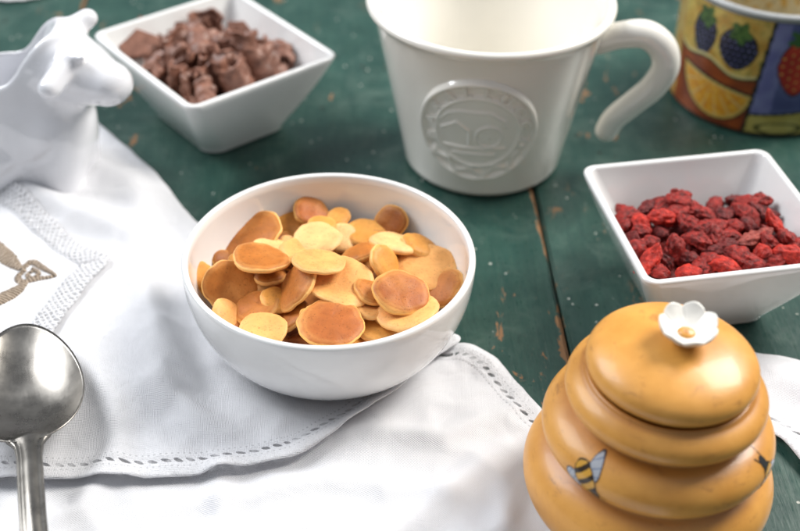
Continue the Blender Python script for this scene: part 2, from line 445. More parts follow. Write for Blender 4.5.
PANCAKES = [
 (-0.0713, 0.504, 0.0395, -0.394, -0.111, 0.912, 0.0149, 'b', 'largest brown mini pancake leaning on the upper left wall of the round bowl'),
 (-0.0635, 0.4742, 0.048, 0.14, 0.161, 0.977, 0.0124, 'b', 'flat brown mini pancake with pale rim, lying in front of the largest leaning one'),
 (-0.0583, 0.4889, 0.0425, 0.221, 0.2, 0.955, 0.0108, 'y', 'pale yellow mini pancake tucked behind the flat brown one at upper left'),
 (-0.0775, 0.4666, 0.038, 0.201, -0.635, 0.746, 0.0119, 'b', 'round dark golden mini pancake facing up near the left wall, with a tiny light nick'),
 (-0.0908, 0.4748, 0.036, 0.806, -0.216, 0.552, 0.0084, 'g', 'narrow golden mini pancake standing against the far left wall of the bowl'),
 (-0.0832, 0.4914, 0.034, 0.366, -0.124, 0.922, 0.0062, 'd', 'small dark mini pancake half hidden between the left wall and the leaning ones'),
 (-0.0515, 0.5206, 0.036, -0.107, -0.318, 0.942, 0.0093, 'g', 'tan round mini pancake with pale right edge, standing at the back left of the pile'),
 (-0.0441, 0.5231, 0.041, 0.32, -0.25, 0.914, 0.0088, 'r', 'reddish brown uneven mini pancake, the rearmost at the top of the pile'),
 (-0.0395, 0.4966, 0.044, -0.012, -0.071, 0.997, 0.0109, 'y', 'crumbly pale mini pancake with a brown patch near the top of the pile'),
 (-0.037, 0.4669, 0.0535, 0.065, 0.235, 0.97, 0.0117, 'p', 'flat golden oval mini pancake lying across the centre of the pile'),
 (-0.0471, 0.4589, 0.045, -0.731, -0.124, 0.671, 0.0122, 'b', 'brown oval mini pancake tilted on edge just left of the largest pale one'),
 (-0.0269, 0.4605, 0.0455, 0.118, -0.079, 0.99, 0.0149, 'p', 'largest pale golden mini pancake in the middle of the pile'),
 (-0.0297, 0.4349, 0.044, 0.052, -0.107, 0.993, 0.0139, 'r', 'large reddish brown mini pancake lying at the front of the pile'),
 (-0.0384, 0.4365, 0.0315, -0.167, 0.158, 0.973, 0.012, 'd', 'dark mini pancake under the large reddish one, at the very front rim'),
 (-0.0595, 0.434, 0.039, -0.069, -0.182, 0.981, 0.0103, 'p', 'round pale mini pancake at the front left rim of the bowl'),
 (-0.0765, 0.4483, 0.0345, 0.713, -0.183, 0.676, 0.009, 'p', 'slim pale mini pancake standing on edge at the lower left wall'),
 (-0.0638, 0.4542, 0.036, -0.282, -0.04, 0.959, 0.0104, 'b', 'smooth brown mini pancake low in the left front of the pile'),
 (-0.0485, 0.4491, 0.0355, -0.554, -0.035, 0.832, 0.0085, 'b', 'narrow brown mini pancake wedged left of the large reddish one'),
 (-0.0411, 0.4422, 0.0425, -0.006, -0.482, 0.876, 0.0029, 'g', 'tiny button-sized golden drop of pancake resting above the narrow brown one'),
 (-0.0625, 0.4703, 0.0365, 0.306, -0.285, 0.908, 0.0046, 'y', 'small curled pale scrap of pancake right of the round dark golden one'),
 (-0.0611, 0.4753, 0.0385, 0.065, 0.224, 0.972, 0.0079, 'b', 'brown mini pancake just showing beneath the flat brown one'),
 (0.0006, 0.4516, 0.048, 0.215, -0.221, 0.951, 0.012, 'r', 'reddish brown speckled mini pancake on top at the right side'),
 (0.0039, 0.4457, 0.042, -0.157, 0.054, 0.986, 0.0133, 'p', 'golden mini pancake lying right under the speckled reddish one'),
 (0.0127, 0.484, 0.038, -0.011, -0.168, 0.986, 0.0136, 'p', 'broad pale golden mini pancake against the right wall of the bowl'),
 (0.02, 0.4708, 0.036, -0.5, -0.164, 0.851, 0.0102, 'b', 'brown mini pancake with pale edge leaning at the far right wall'),
 (-0.0047, 0.5171, 0.04, -0.488, -0.644, 0.59, 0.0083, 'd', 'dark brown round mini pancake standing at the upper right, with pale rim'),
 (-0.0025, 0.4978, 0.0415, 0.15, 0.322, 0.935, 0.0119, 'y', 'pale yellow mini pancake lying edge-on in front of the dark round one'),
 (-0.0069, 0.4766, 0.045, 0.777, -0.262, 0.573, 0.0092, 'g', 'tan mini pancake standing on edge, speckled, right of centre'),
 (-0.0168, 0.5124, 0.0365, 0.053, -0.079, 0.995, 0.0097, 'g', 'golden mini pancake at the back, between the crumbly and the dark round ones'),
 (-0.0303, 0.5206, 0.04, 0.043, -0.27, 0.962, 0.0054, 'g', 'small golden mini pancake with brown rim at the back of the pile'),
 (-0.0278, 0.5073, 0.037, 0.247, -0.415, 0.876, 0.0077, 'y', 'pale greenish yellow mini pancake right behind the crumbly one'),
 (-0.0197, 0.486, 0.0435, -0.33, 0.219, 0.918, 0.0084, 'b', 'slim brown mini pancake lying slanted right of the flat golden oval'),
 (-0.0183, 0.4843, 0.0395, 0.378, -0.089, 0.922, 0.007, 'g', 'tan mini pancake mostly hidden behind the largest pale one'),
 (-0.0131, 0.4504, 0.0395, 0.144, 0.215, 0.966, 0.0085, 'p', 'pale mini pancake edge showing right of the large reddish one'),
 (-0.0093, 0.4406, 0.035, 0.062, 0.127, 0.99, 0.0089, 'g', 'golden brown mini pancake lying flat at the right front rim'),
 (-0.0216, 0.4357, 0.032, 0.065, 0.217, 0.974, 0.0093, 'g', 'golden mini pancake peeping out below the large reddish one at the front'),
 (-0.0055, 0.45, 0.0365, 0.386, -0.062, 0.92, 0.0076, 'b', 'brown mini pancake deep between the golden ones at the right front'),
 (-0.0531, 0.4993, 0.04, 0.123, -0.035, 0.992, 0.0043, 'y', 'small pale crumb of pancake left of the crumbly one'),
 (0.0004, 0.4938, 0.038, 0.349, -0.174, 0.921, 0.0052, 'b', 'small brown mini pancake below the pale edge-on one'),
 (-0.0469, 0.4876, 0.0435, 0.206, 0.075, 0.976, 0.0089, 'p', 'small pale golden mini pancake just left of the flat golden oval'),
 (0.0094, 0.4971, 0.0405, 0.419, 0.055, 0.906, 0.0086, 'g', 'golden mini pancake showing above the broad pale one at the right wall'),
 (-0.0732, 0.4823, 0.0405, -0.154, 0.02, 0.988, 0.0075, 'g', 'golden mini pancake wedged between the dark golden one and the flat brown one'),
 (-0.0713, 0.4451, 0.0305, 0.404, -0.001, 0.915, 0.0067, 'b', 'brown mini pancake in the gap between two pale ones at the front left'),
 (-0.0133, 0.4564, 0.0445, 0.409, 0.014, 0.913, 0.0076, 'b', 'brown mini pancake between the largest pale one and the speckled reddish one'),
 (-0.038, 0.5114, 0.041, 0.126, -0.002, 0.992, 0.0068, 'g', 'golden mini pancake sticking up behind the crumbly pale one'),
 (-0.0553, 0.457, 0.0385, 0.248, -0.085, 0.965, 0.0072, 'g', 'golden mini pancake below the oval one tilted on edge'),
]
GOJI = [
 (0.1242, 0.5317, 0.0406, 0.843, 0.452, 0.29, 0.0159, 'd'),
 (0.1312, 0.5309, 0.0431, 0.727, 0.6, 0.334, 0.0158, 'm'),
 (0.1394, 0.5388, 0.0429, 0.985, -0.038, -0.169, 0.01, 'm'),
 (0.1426, 0.5287, 0.0436, 0.804, -0.14, -0.578, 0.0222, 'm'),
 (0.1272, 0.5165, 0.0453, 0.954, 0.216, -0.209, 0.016, 'b'),
 (0.1105, 0.523, 0.0416, 0.897, 0.319, 0.305, 0.0137, 'm'),
 (0.1167, 0.5116, 0.0444, 0.342, -0.772, -0.536, 0.0135, 'b'),
 (0.108, 0.5147, 0.0414, 0.839, 0.139, 0.526, 0.0107, 'm'),
 (0.1107, 0.5042, 0.0396, 0.478, 0.374, 0.795, 0.0106, 'd'),
 (0.125, 0.5107, 0.0411, 0.842, 0.459, 0.283, 0.0087, 'd'),
 (0.1182, 0.4992, 0.0422, 0.756, 0.377, 0.536, 0.0105, 'm'),
 (0.1159, 0.4841, 0.0429, 0.623, 0.589, 0.515, 0.0168, 'b'),
 (0.1255, 0.4881, 0.0401, 0.638, -0.266, -0.723, 0.0132, 'd'),
 (0.1309, 0.4928, 0.0428, 0.42, -0.309, -0.853, 0.017, 'm'),
 (0.1217, 0.4792, 0.0409, 0.926, -0.037, -0.375, 0.0102, 'm'),
 (0.1332, 0.475, 0.0432, 0.951, -0.175, 0.257, 0.0111, 'b'),
 (0.1371, 0.5145, 0.0418, 0.474, 0.335, 0.815, 0.0117, 'd'),
 (0.141, 0.5105, 0.0439, 0.64, -0.617, -0.458, 0.0174, 'm'),
 (0.1466, 0.5233, 0.0439, 0.949, -0.31, -0.063, 0.0206, 'm'),
 (0.149, 0.5098, 0.044, 0.959, 0.281, 0.018, 0.0164, 'm'),
 (0.1435, 0.4989, 0.0436, 0.866, -0.187, -0.464, 0.0181, 'm'),
 (0.1647, 0.5275, 0.0413, 0.931, 0.145, 0.336, 0.0148, 'd'),
 (0.1573, 0.5241, 0.0417, 0.847, 0.179, 0.501, 0.0118, 'd'),
 (0.1705, 0.5225, 0.0431, 0.498, -0.7, -0.512, 0.0176, 'm'),
 (0.1798, 0.5371, 0.0416, 0.947, -0.098, 0.305, 0.011, 'm'),
 (0.1811, 0.5136, 0.0442, 0.688, -0.178, -0.703, 0.0174, 'b'),
 (0.1613, 0.5122, 0.0437, 0.997, -0.049, 0.057, 0.0087, 'm'),
 (0.1567, 0.5047, 0.0437, 0.975, 0.019, 0.222, 0.0134, 'm'),
 (0.1545, 0.4987, 0.0415, 0.982, 0.111, 0.153, 0.0114, 'd'),
 (0.1695, 0.5035, 0.0431, 0.898, 0.408, 0.166, 0.0182, 'n'),
 (0.1836, 0.5058, 0.0398, 1.0, 0.024, 0.001, 0.0087, 'd'),
 (0.171, 0.4922, 0.0443, 0.896, 0.433, 0.1, 0.0094, 'b'),
 (0.1595, 0.4886, 0.0427, 0.902, -0.428, -0.066, 0.015, 'm'),
 (0.149, 0.4816, 0.0443, 0.965, -0.243, 0.099, 0.0176, 'b'),
 (0.1752, 0.4887, 0.0417, 0.899, 0.238, 0.367, 0.0122, 'm'),
 (0.1842, 0.4912, 0.043, 0.96, -0.036, -0.276, 0.0169, 'b'),
 (0.1897, 0.502, 0.041, 0.959, -0.215, 0.183, 0.0115, 'm'),
 (0.1393, 0.4798, 0.042, 0.961, 0.126, 0.248, 0.0111, 'm'),
 (0.1643, 0.4841, 0.0421, 0.947, -0.1, 0.305, 0.0112, 'm'),
 (0.1158, 0.5088, 0.0423, 0.953, -0.08, 0.292, 0.0096, 'm'),
 (0.1481, 0.4948, 0.0414, 0.934, 0.212, 0.287, 0.0123, 'd'),
 (0.1365, 0.4897, 0.0408, 0.943, -0.15, -0.296, 0.0113, 'd'),
 (0.1944, 0.499, 0.0403, 0.932, 0.161, 0.325, 0.0143, 'm'),
 (0.1347, 0.5225, 0.0436, 0.933, 0.255, 0.254, 0.0127, 'm'),
 (0.1755, 0.5019, 0.0425, 0.849, -0.1, -0.518, 0.0105, 'm'),
 (0.1787, 0.5286, 0.0402, 0.936, -0.089, -0.34, 0.0148, 'd'),
 (0.1709, 0.5336, 0.0426, 0.939, -0.01, 0.344, 0.0129, 'm'),
 (0.186, 0.5052, 0.0415, 0.829, -0.03, -0.558, 0.0134, 'm'),
 (0.1698, 0.515, 0.0412, 0.737, -0.115, -0.666, 0.0126, 'd'),
 (0.1502, 0.5028, 0.0438, 0.512, -0.589, -0.626, 0.0124, 'm'),
 (0.1345, 0.4985, 0.0413, 0.747, 0.514, 0.421, 0.0105, 'd'),
 (0.1136, 0.4953, 0.0415, 0.776, -0.402, -0.487, 0.0114, 'm'),
 (0.1429, 0.4852, 0.0426, 0.858, 0.327, 0.396, 0.0112, 'm'),
]
CHOC = [
 (-0.153, 0.7165, 0.039, 75, 0.0244, 'slab'),
 (-0.1566, 0.6944, 0.039, 20, 0.0263, 'slab'),
 (-0.1417, 0.6629, 0.0424, -30, 0.0161, 'roll'),
 (-0.1336, 0.6913, 0.0437, 30, 0.0178, 'curl'),
 (-0.1205, 0.7163, 0.041, 20, 0.0195, 'curl'),
 (-0.0988, 0.7089, 0.0425, 10, 0.0205, 'slab'),
 (-0.1195, 0.6845, 0.0456, 15, 0.0223, 'roll'),
 (-0.0948, 0.6784, 0.0453, -60, 0.0199, 'curl'),
 (-0.1282, 0.6663, 0.0447, 10, 0.0162, 'curl'),
 (-0.1252, 0.6485, 0.0429, -40, 0.0159, 'zig'),
 (-0.1109, 0.6478, 0.0435, 20, 0.0193, 'zig'),
 (-0.0954, 0.6509, 0.0434, 20, 0.017, 'curl'),
 (-0.0811, 0.6681, 0.0432, 25, 0.0197, 'curl'),
 (-0.0704, 0.6846, 0.0411, 15, 0.0165, 'roll'),
 (-0.1079, 0.6708, 0.0459, 40, 0.0151, 'zig'),
 (-0.0849, 0.6837, 0.0439, 0, 0.0129, 'curl'),
 (-0.1064, 0.6873, 0.0456, 70, 0.0153, 'roll'),
 (-0.1197, 0.6633, 0.0452, -20, 0.0138, 'zig'),
 (-0.1107, 0.6355, 0.0409, 10, 0.0134, 'roll'),
 (-0.1397, 0.6806, 0.0433, 50, 0.0141, 'curl'),
 (-0.1022, 0.6616, 0.0451, -20, 0.0149, 'curl'),
]
# ------------------------------------------------------------------ table
TABROT = math.radians(3.0)
def plank(xc, parent):
    w, ln, t, g = .2855, 3.2, .022, .0013
    bm = bmesh.new()
    bmesh.ops.create_cube(bm, size=1)
    bmesh.ops.scale(bm, vec=(w - g, ln, t), verts=bm.verts)
    bmesh.ops.bevel(bm, geom=[e for e in bm.edges if abs(e.verts[0].co.y - e.verts[1].co.y) > .1], offset=.0014, segments=3, affect='EDGES')
    me = bpy.data.meshes.new('plank'); bm.to_mesh(me); bm.free()
    me.polygons.foreach_set('use_smooth', [False] * len(me.polygons))
    me.materials.append(MAT['table'])
    o = bpy.data.objects.new('plank', me); o.location = (xc, 0, -t / 2)
    return link(o, parent)
table = thing('wooden_table', 'worn green painted plank table that everything stands on', 'table', (.0800, .5, 0), (0, 0, TABROT))
for k in range(-6, 7):
    plank((k + .5) * .2855, table)
V, F = [], []
for k, y in enumerate((-1.2, 1.2)):
    for x in (-1.5, 1.5):
        for z in (-.060, -.0225): pass
bm = bmesh.new(); bmesh.ops.create_cube(bm, size=1); bmesh.ops.scale(bm, vec=(3.6, 3.1, .03), verts=bm.verts)
me = bpy.data.meshes.new('under_board'); bm.to_mesh(me); bm.free()
mb = NT('dark_wood'); mb.l.new(mb.mix(mb.noise(mb.coords(), 30), (.012, .009, .006), (.03, .02, .013)), mb.p.inputs['Base Color'])
me.materials.append(mb.m)
o = bpy.data.objects.new('under_board', me); o.location = (0, 0, -.0385); link(o, table)

# ------------------------------------------------------------------ cloths
def poly_sd(P, poly):
    """signed distance (positive inside) of points P (n,2) to closed polygon (m,2)"""
    A = poly; B = np.roll(poly, -1, 0)
    best = np.full(len(P), 1e9); inside = np.zeros(len(P), bool); near = np.zeros((len(P), 2))
    for a, b in zip(A, B):
        ab = b - a; L = ab @ ab
        if L < 1e-14: continue
        t = np.clip(((P - a) @ ab) / L, 0, 1)
        q = a + t[:, None] * ab
        d = np.sqrt(((P - q) ** 2).sum(1))
        m = d < best; best[m] = d[m]; near[m] = q[m]
        c = ((a[1] > P[:, 1]) != (b[1] > P[:, 1]))
        if abs(b[1] - a[1]) > 1e-12:
            c &= P[:, 0] < (b[0] - a[0]) * (P[:, 1] - a[1]) / (b[1] - a[1]) + a[0]
            inside ^= c
    return np.where(inside, best, -best), near

def line_da(P, line):
    best = np.full(len(P), 1e9); arc = np.zeros(len(P)); s = 0
    for a, b in zip(line, line[1:]):
        ab = b - a; L = np.sqrt(ab @ ab)
        if L < 1e-9: continue
        t = np.clip(((P - a) @ ab) / L / L, 0, 1); q = a + t[:, None] * ab
        d = np.sqrt(((P - q) ** 2).sum(1)); m = d < best
        best[m] = d[m]; arc[m] = s + t[m] * L; s += L
    return best, arc

def cloth(name, poly, hgt, mat, step, thick, hems=(), parent=None, lace_line=None, lace_w=.011):
    poly = np.array(catmull(poly, 10, True))
    lo = poly.min(0) - 2 * step; hi = poly.max(0) + 2 * step
    xs = np.arange(lo[0], hi[0], step); ys = np.arange(lo[1], hi[1], step)
    X, Y = np.meshgrid(xs, ys, indexing='ij'); P = np.stack([X.ravel(), Y.ravel()], 1)
    d, near = poly_sd(P, poly)
    keep = (d > -.6 * step).reshape(X.shape)
    cell = keep[:-1, :-1] & keep[1:, :-1] & keep[1:, 1:] & keep[:-1, 1:]
    I, J = np.nonzero(cell); ny = X.shape[1]
    id_ = lambda i, j: i * ny + j
    Q = np.stack([id_(I, J), id_(I + 1, J), id_(I + 1, J + 1), id_(I, J + 1)], 1)
    cnt = np.bincount(Q.ravel(), minlength=len(P))
    bnd = (cnt > 0) & (cnt < 4)
    P2 = P.copy(); P2[bnd] = near[bnd]; d2 = d.copy(); d2[bnd] = 0
    used = np.nonzero(cnt > 0)[0]; rm = -np.ones(len(P), int); rm[used] = np.arange(len(used))
    P2 = P2[used]; d2 = d2[used]; Q = rm[Q]
    z = hgt(P2[:, 0], P2[:, 1])
    # hem: a slightly thicker rolled edge
    z = z + .0003 * sstep(0, .0012, d2)
    hd = np.full(len(P2), 1.0); hs = np.zeros(len(P2))
    off = 0
    for hl in hems:
        hl = np.array(catmull(hl, 10)); dd, ss = line_da(P2, hl); m = dd < hd
        hd[m] = dd[m]; hs[m] = ss[m] + off; off += 5
    lsv = np.zeros(len(P2)); lsd = np.ones(len(P2))
    if lace_line is not None:
        lsd, lsv = line_da(P2, np.array(catmull(lace_line, 10)))
    z = z + .00045 * (1 - sstep(.0062, .0070, hd)) - .0003 * np.exp(-((hd - .0085) / .0012) ** 2)
    V = np.column_stack([P2, z])
    laced = np.zeros(len(P2))
    if lace_line is not None:
        ll = np.array(catmull(lace_line, 10)); dd, ss = line_da(P2, ll)
        laced = 1 - sstep(lace_w - .0012, lace_w, dd)
        bumps = np.array([noise.noise(Vector((x * 430, y * 430, 0))) + .6 * noise.noise(Vector((x * 1100, y * 1100, 4))) for x, y in P2])
        V[:, 2] += laced * (.0007 + .0007 * bumps)
    o = mesh_obj(name, V, Q, mat, parent)
    me = o.data
    # face up
    n0 = sum(p.normal.z for p in me.polygons)
    if n0 < 0: me.flip_normals()
    for nm, arr in (('hd', hd), ('hs', hs), ('laced', laced), ('ls', lsv), ('lsd', lsd)):
        a = me.attributes.new(nm, 'FLOAT', 'POINT'); a.data.foreach_set('value', arr.astype(np.float32))
    so = o.modifiers.new('thickness', 'SOLIDIFY'); so.thickness = thick; so.offset = -1
    return o

def fbm(x, y, s, oct=3, seed=0.0):
    return np.array([noise.fractal(Vector((a * s, b * s, seed)), 1.0, 2.0, oct) for a, b in zip(x, y)])
def seg_d(x, y, a, b):
    a = np.array(a); b = np.array(b); ab = b - a
    t = np.clip(((x - a[0]) * ab[0] + (y - a[1]) * ab[1]) / (ab @ ab), 0, 1)
    return np.hypot(x - a[0] - t * ab[0], y - a[1] - t * ab[1]), t
def ridge(x, y, pts, h, w):
    """rounded fold along a polyline, pts = [(x,y)]"""
    best = np.full(x.shape, 9.0); tt = np.zeros(x.shape); n = len(pts) - 1
    for i in range(n):
        d, t = seg_d(x, y, pts[i], pts[i + 1]); m = d < best
        best[m] = d[m]; tt[m] = (i + t[m]) / n
    return h * np.exp(-(best / w) ** 2) * (1 - .6 * np.abs(2 * tt - 1) ** 2)

BOWL = (-.0321, .469)
HIVE = (.101, .371)
def flatmask(x, y):
    b = sstep(.030, .058, np.hypot(x - BOWL[0], y - BOWL[1]))
    h = sstep(.044, .060, np.hypot(x - HIVE[0], y - HIVE[1]))
    return b * h
def h_a(x, y):
    w = fbm(x, y, 14, 3) * .0018 + .0018 + .0011 * (1 - np.abs(fbm(x * .6 + y * .8, y * .6 - x * .8, 30, 2, 5.0)) * 2.2)
    w += ridge(x, y, [(-.10, .36), (-.03, .38), (.03, .37)], .0035, .007)
    w += ridge(x, y, [(-.06, .33), (.0, .35), (.045, .40)], .0048, .007)
    w += ridge(x, y, [(-.02, .41), (.02, .405), (.05, .425)], .0035, .007)
    w += ridge(x, y, [(-.09, .33), (-.07, .355), (-.075, .38)], .0045, .006)
    w += ridge(x, y, [(.0, .33), (.04, .35), (.06, .39)], .0024, .006)
    w += ridge(x, y, [(-.17, .34), (-.13, .36), (-.12, .39)], .0030, .006)
    w += ridge(x, y, [(.026, .455), (.034, .462), (.046, .452)], .0045, .008)
    w += ridge(x, y, [(.165, .455), (.185, .44), (.20, .42)], .0060, .012)
    return .0009 + np.maximum(w, 0) * flatmask(x, y)
def h_b(x, y):
    base = h_a(x, y)
    m = flatmask(x, y)
    w = fbm(x, y, 11, 3, 7.0) * .0022 + .0020 + .0009 * (1 - np.abs(fbm(x * .9 + y * .4, y * .9 - x * .4, 24, 2, 15.0)) * 2.2)
    # billow on the left that falls toward the bowl along a curved crease
    cx = np.interp(y, [.30, .385, .405, .43, .47, .50, .53, .60], [-.30, -.155, -.118, -.100, -.107, -.121, -.128, -.135])
    bil = 1 - sstep(-.012, .016, x - cx)
    w += bil * .0065 * sstep(.385, .43, y)
    w += ridge(x, y, [(-.30, .62), (-.2224, .585), (-.1900, .566), (-.150, .544), (-.128, .530)], .0085, .010)
    w += ridge(x, y, [(-.175, .615), (-.155, .592), (-.138, .572), (-.130, .55)], .0050, .011)
    w += ridge(x, y, [(-.118, .45), (-.100, .42), (-.075, .405)], .0050, .007)
    w += ridge(x, y, [(-.130, .535), (-.124, .495), (-.110, .458), (-.094, .432)], .0060, .008)
    w += ridge(x, y, [(-.145, .44), (-.125, .415), (-.118, .39)], .0040, .006)
    w += ridge(x, y, [(-.135, .49), (-.120, .46), (-.105, .44)], .0028, .008)
    # scalloped lift of the hemmed edge
    e = np.interp(x, [-.30, -.166, -.124, -.0826, -.0539, -.0414, -.0291, -.0166, .0009, .0195, .03], [.377, .375, .3748, .3785, .386, .3904, .4002, .414, .4351, .4581, .4665])
    edge = np.exp(-np.maximum(y - e, 0) / .010)
    lift = np.maximum(0, np.sin((x + .128) * 2 * PI / .046)) * .0030 * (1 - sstep(-.075, -.055, x))
    lift += ridge(x, y, [(-.052, .387), (-.02, .410), (.012, .449)], .0030, .006)
    z = base + .0014 + np.maximum(w, 0) * m + edge * lift
    return z
def h_c(x, y):
    return h_b(x, y) + .0014 + .0006 * (1 + fbm(x, y, 30, 2, 3.0))

POLY_A = [(-.36, .20), (-.36, .42), (-.20, .44), (-.05, .440), (.000, .457), (.018, .4672), (.0291, .4690), (.0385, .4650), (.0475, .4566), (.0559, .4417),
          (.066, .4235), (.0763, .4142), (.10, .410), (.125, .425), (.145, .455), (.155, .4650), (.162, .4672), (.1689, .4659), (.1803, .464),
          (.189, .4607), (.215, .452), (.235, .43), (.225, .39), (.200, .375), (.180, .380), (.1737, .3956), (.1695, .4057), (.1644, .4124), (.1605, .4148),
          (.150, .413), (.133, .400), (.118, .37), (.110, .33), (.100, .26), (.09, .20)]
HEM_A = [[(.024, .4690), (.0291, .4690), (.0385, .4650), (.0475, .4566), (.0559, .4417), (.066, .4235), (.0763, .4142), (.10, .410)],
         [(.180, .380), (.1737, .3956), (.1695, .4057), (.1644, .4124), (.1605, .4148), (.150, .413)]]
cloth_a = cloth('tablecloth', POLY_A, h_a, MAT['cloth_a'], .0016, .0006, HEM_A)
tag(cloth_a, 'lower white linen cloth with openwork hem, reaching under the honey pot', 'tablecloth')
HB = [(-.36, .385), (-.25, .380), (-.1833, .3775), (-.1659, .375), (-.124, .3748), (-.0826, .3785), (-.0539, .386), (-.0414, .3904), (-.0291, .4002), (-.0166, .414),
      (-.008, .425), (.0009, .4351), (.0101, .4495), (.0195, .4581), (.0285, .4655)]
POLY_B = HB + [(.0270, .4715), (.0150, .4720), (.004, .4740), (-.02, .495), (-.07, .525), (-.1096, .5625), (-.1268, .5885), (-.1479, .6159), (-.1805, .6525), (-.205, .670), (-.25, .675), (-.36, .66)]
cloth_b = cloth('napkin', POLY_B, h_b, MAT['cloth_b'], .0016, .0006, [HB])
tag(cloth_b, 'white linen napkin with drawn-thread hem, spread under the bowl of mini pancakes', 'napkin')
POLY_C = [(-.30, .60), (-.25, .598), (-.219, .584), (-.200, .5731), (-.1794, .5525), (-.1597, .5329), (-.1450, .5231), (-.1470, .512), (-.1521, .4947), (-.1587, .4682), (-.1648, .4434), (-.175, .40), (-.20, .37), (-.30, .37)]
LACE = [(-.25, .596), (-.219, .582), (-.200, .5705), (-.1794, .550), (-.1610, .5309), (-.1480, .5215), (-.1500, .512), (-.1550, .4947), (-.1610, .4682), (-.1670, .4434), (-.178, .40)]
DY = -.006
POLY_C = [(a, b + DY) for a, b in POLY_C]; LACE = [(a, b + DY) for a, b in LACE]
lace_root = thing('lace_doily', 'white lace-edged doily corner with tan embroidery, lying under the spoon', 'doily', (0, 0, 0))
cloth('cloth', POLY_C, h_c, MAT['cloth_c'], .0012, .0006, [], lace_root, LACE, .0105)

def embroid(pts, widths, name='embroidery', lift=.0012):
    path = catmull([(p[0], p[1] + DY, w) for p, w in zip(pts, widths)], 14)
    V, F, S = [], [], []
    n = 10; s = 0; prev = None
    for i, p in enumerate(path):
        q = path[min(i + 1, len(path) - 1)]; r = path[max(i - 1, 0)]
        t = (q - r)[:2]; t /= max(np.linalg.norm(t), 1e-9); b = np.array([-t[1], t[0]])
        if prev is not None: s += np.linalg.norm(p[:2] - prev)
        prev = p[:2]
        for k in range(n + 1):
            u = 2 * k / n - 1
            xy = p[:2] + b * u * p[2] * (1 + .12 * noise.noise(Vector((s * 900, k, 0))))
            zz = .0006 * noise.noise(Vector((xy[0] * 700, xy[1] * 700, 2))) + float(h_c(np.array([xy[0]]), np.array([xy[1]]))[0]) + lift * math.sqrt(max(0, 1 - u * u)) + .0001
            V.append((xy[0], xy[1], zz)); S.append(s + u * .0006)
    for i in range(len(path) - 1):
        for k in range(n):
            a = i * (n + 1) + k; F.append((a, a + 1, a + n + 2, a + n + 1))
    o = mesh_obj(name, V, F, MAT['thread'], lace_root)
    a = o.data.attributes.new('stitch', 'FLOAT', 'POINT'); a.data.foreach_set('value', S)
embroid([(-.222, .545), (-.2063, .5325), (-.1956, .5218), (-.1870, .5135)], [.0048, .0052, .0046, .0015])
embroid([(-.1870, .5140), (-.1830, .5195), (-.1775, .5150), (-.1686, .5070), (-.1760, .5055), (-.1845, .5040), (-.1875, .5085), (-.1850, .5130)], [.0014, .0022, .0020, .0010, .0020, .0022, .0018, .0014])
embroid([(-.1815, .5135), (-.1775, .5098), (-.1800, .5062), (-.1830, .5090), (-.1812, .5115)], [.0012, .0014, .0014, .0012, .0010])
embroid([(-.1825, .5035), (-.1855, .4945), (-.1915, .4845), (-.2000, .4740), (-.210, .463)], [.0020, .0040, .0050, .0050, .0042])

# ------------------------------------------------------------------ round bowl
def bowl_profile(R, H, foot, th):
    out = [(0, .0016), (foot - .004, .0016), (foot - .003, .0), (foot - .0005, .0), (foot + .0005, .0012)]
    for i in range(1, 25):
        t = i / 24
        a = t * PI / 2
        r = foot + (R - foot) * math.sin(a) ** .92
        z = .0015 + (H - .0015) * (1 - math.cos(a)) ** .98
        out.append((r, z))
    # rounded lip
    for k in range(1, 7):
        a = PI * k / 7
        out.append((R - th / 2 + th / 2 * math.cos(a), H + th / 2 * math.sin(a)))
    for i in range(23, -1, -1):
        t = i / 24; a = t * PI / 2
        r = (foot - .003) + (R - th - foot + .003) * math.sin(a) ** .92
        z = .0050 + (H - .0050) * (1 - math.cos(a)) ** .98
        out.append((r, z))
    out.append((0, .0050))
    return out
zb = float(h_b(np.array([BOWL[0]]), np.array([BOWL[1]]))[0]) + .0004
BZ = zb
bowl = thing('round_bowl', 'round white porcelain bowl filled with mini pancakes, standing on the napkin', 'bowl', (*BOWL, BZ))
V, F = lathe(bowl_profile(.0663, .0525, .0285, .0034), 160)
mesh_obj('bowl_body', V, F, MAT['bowl'], bowl)

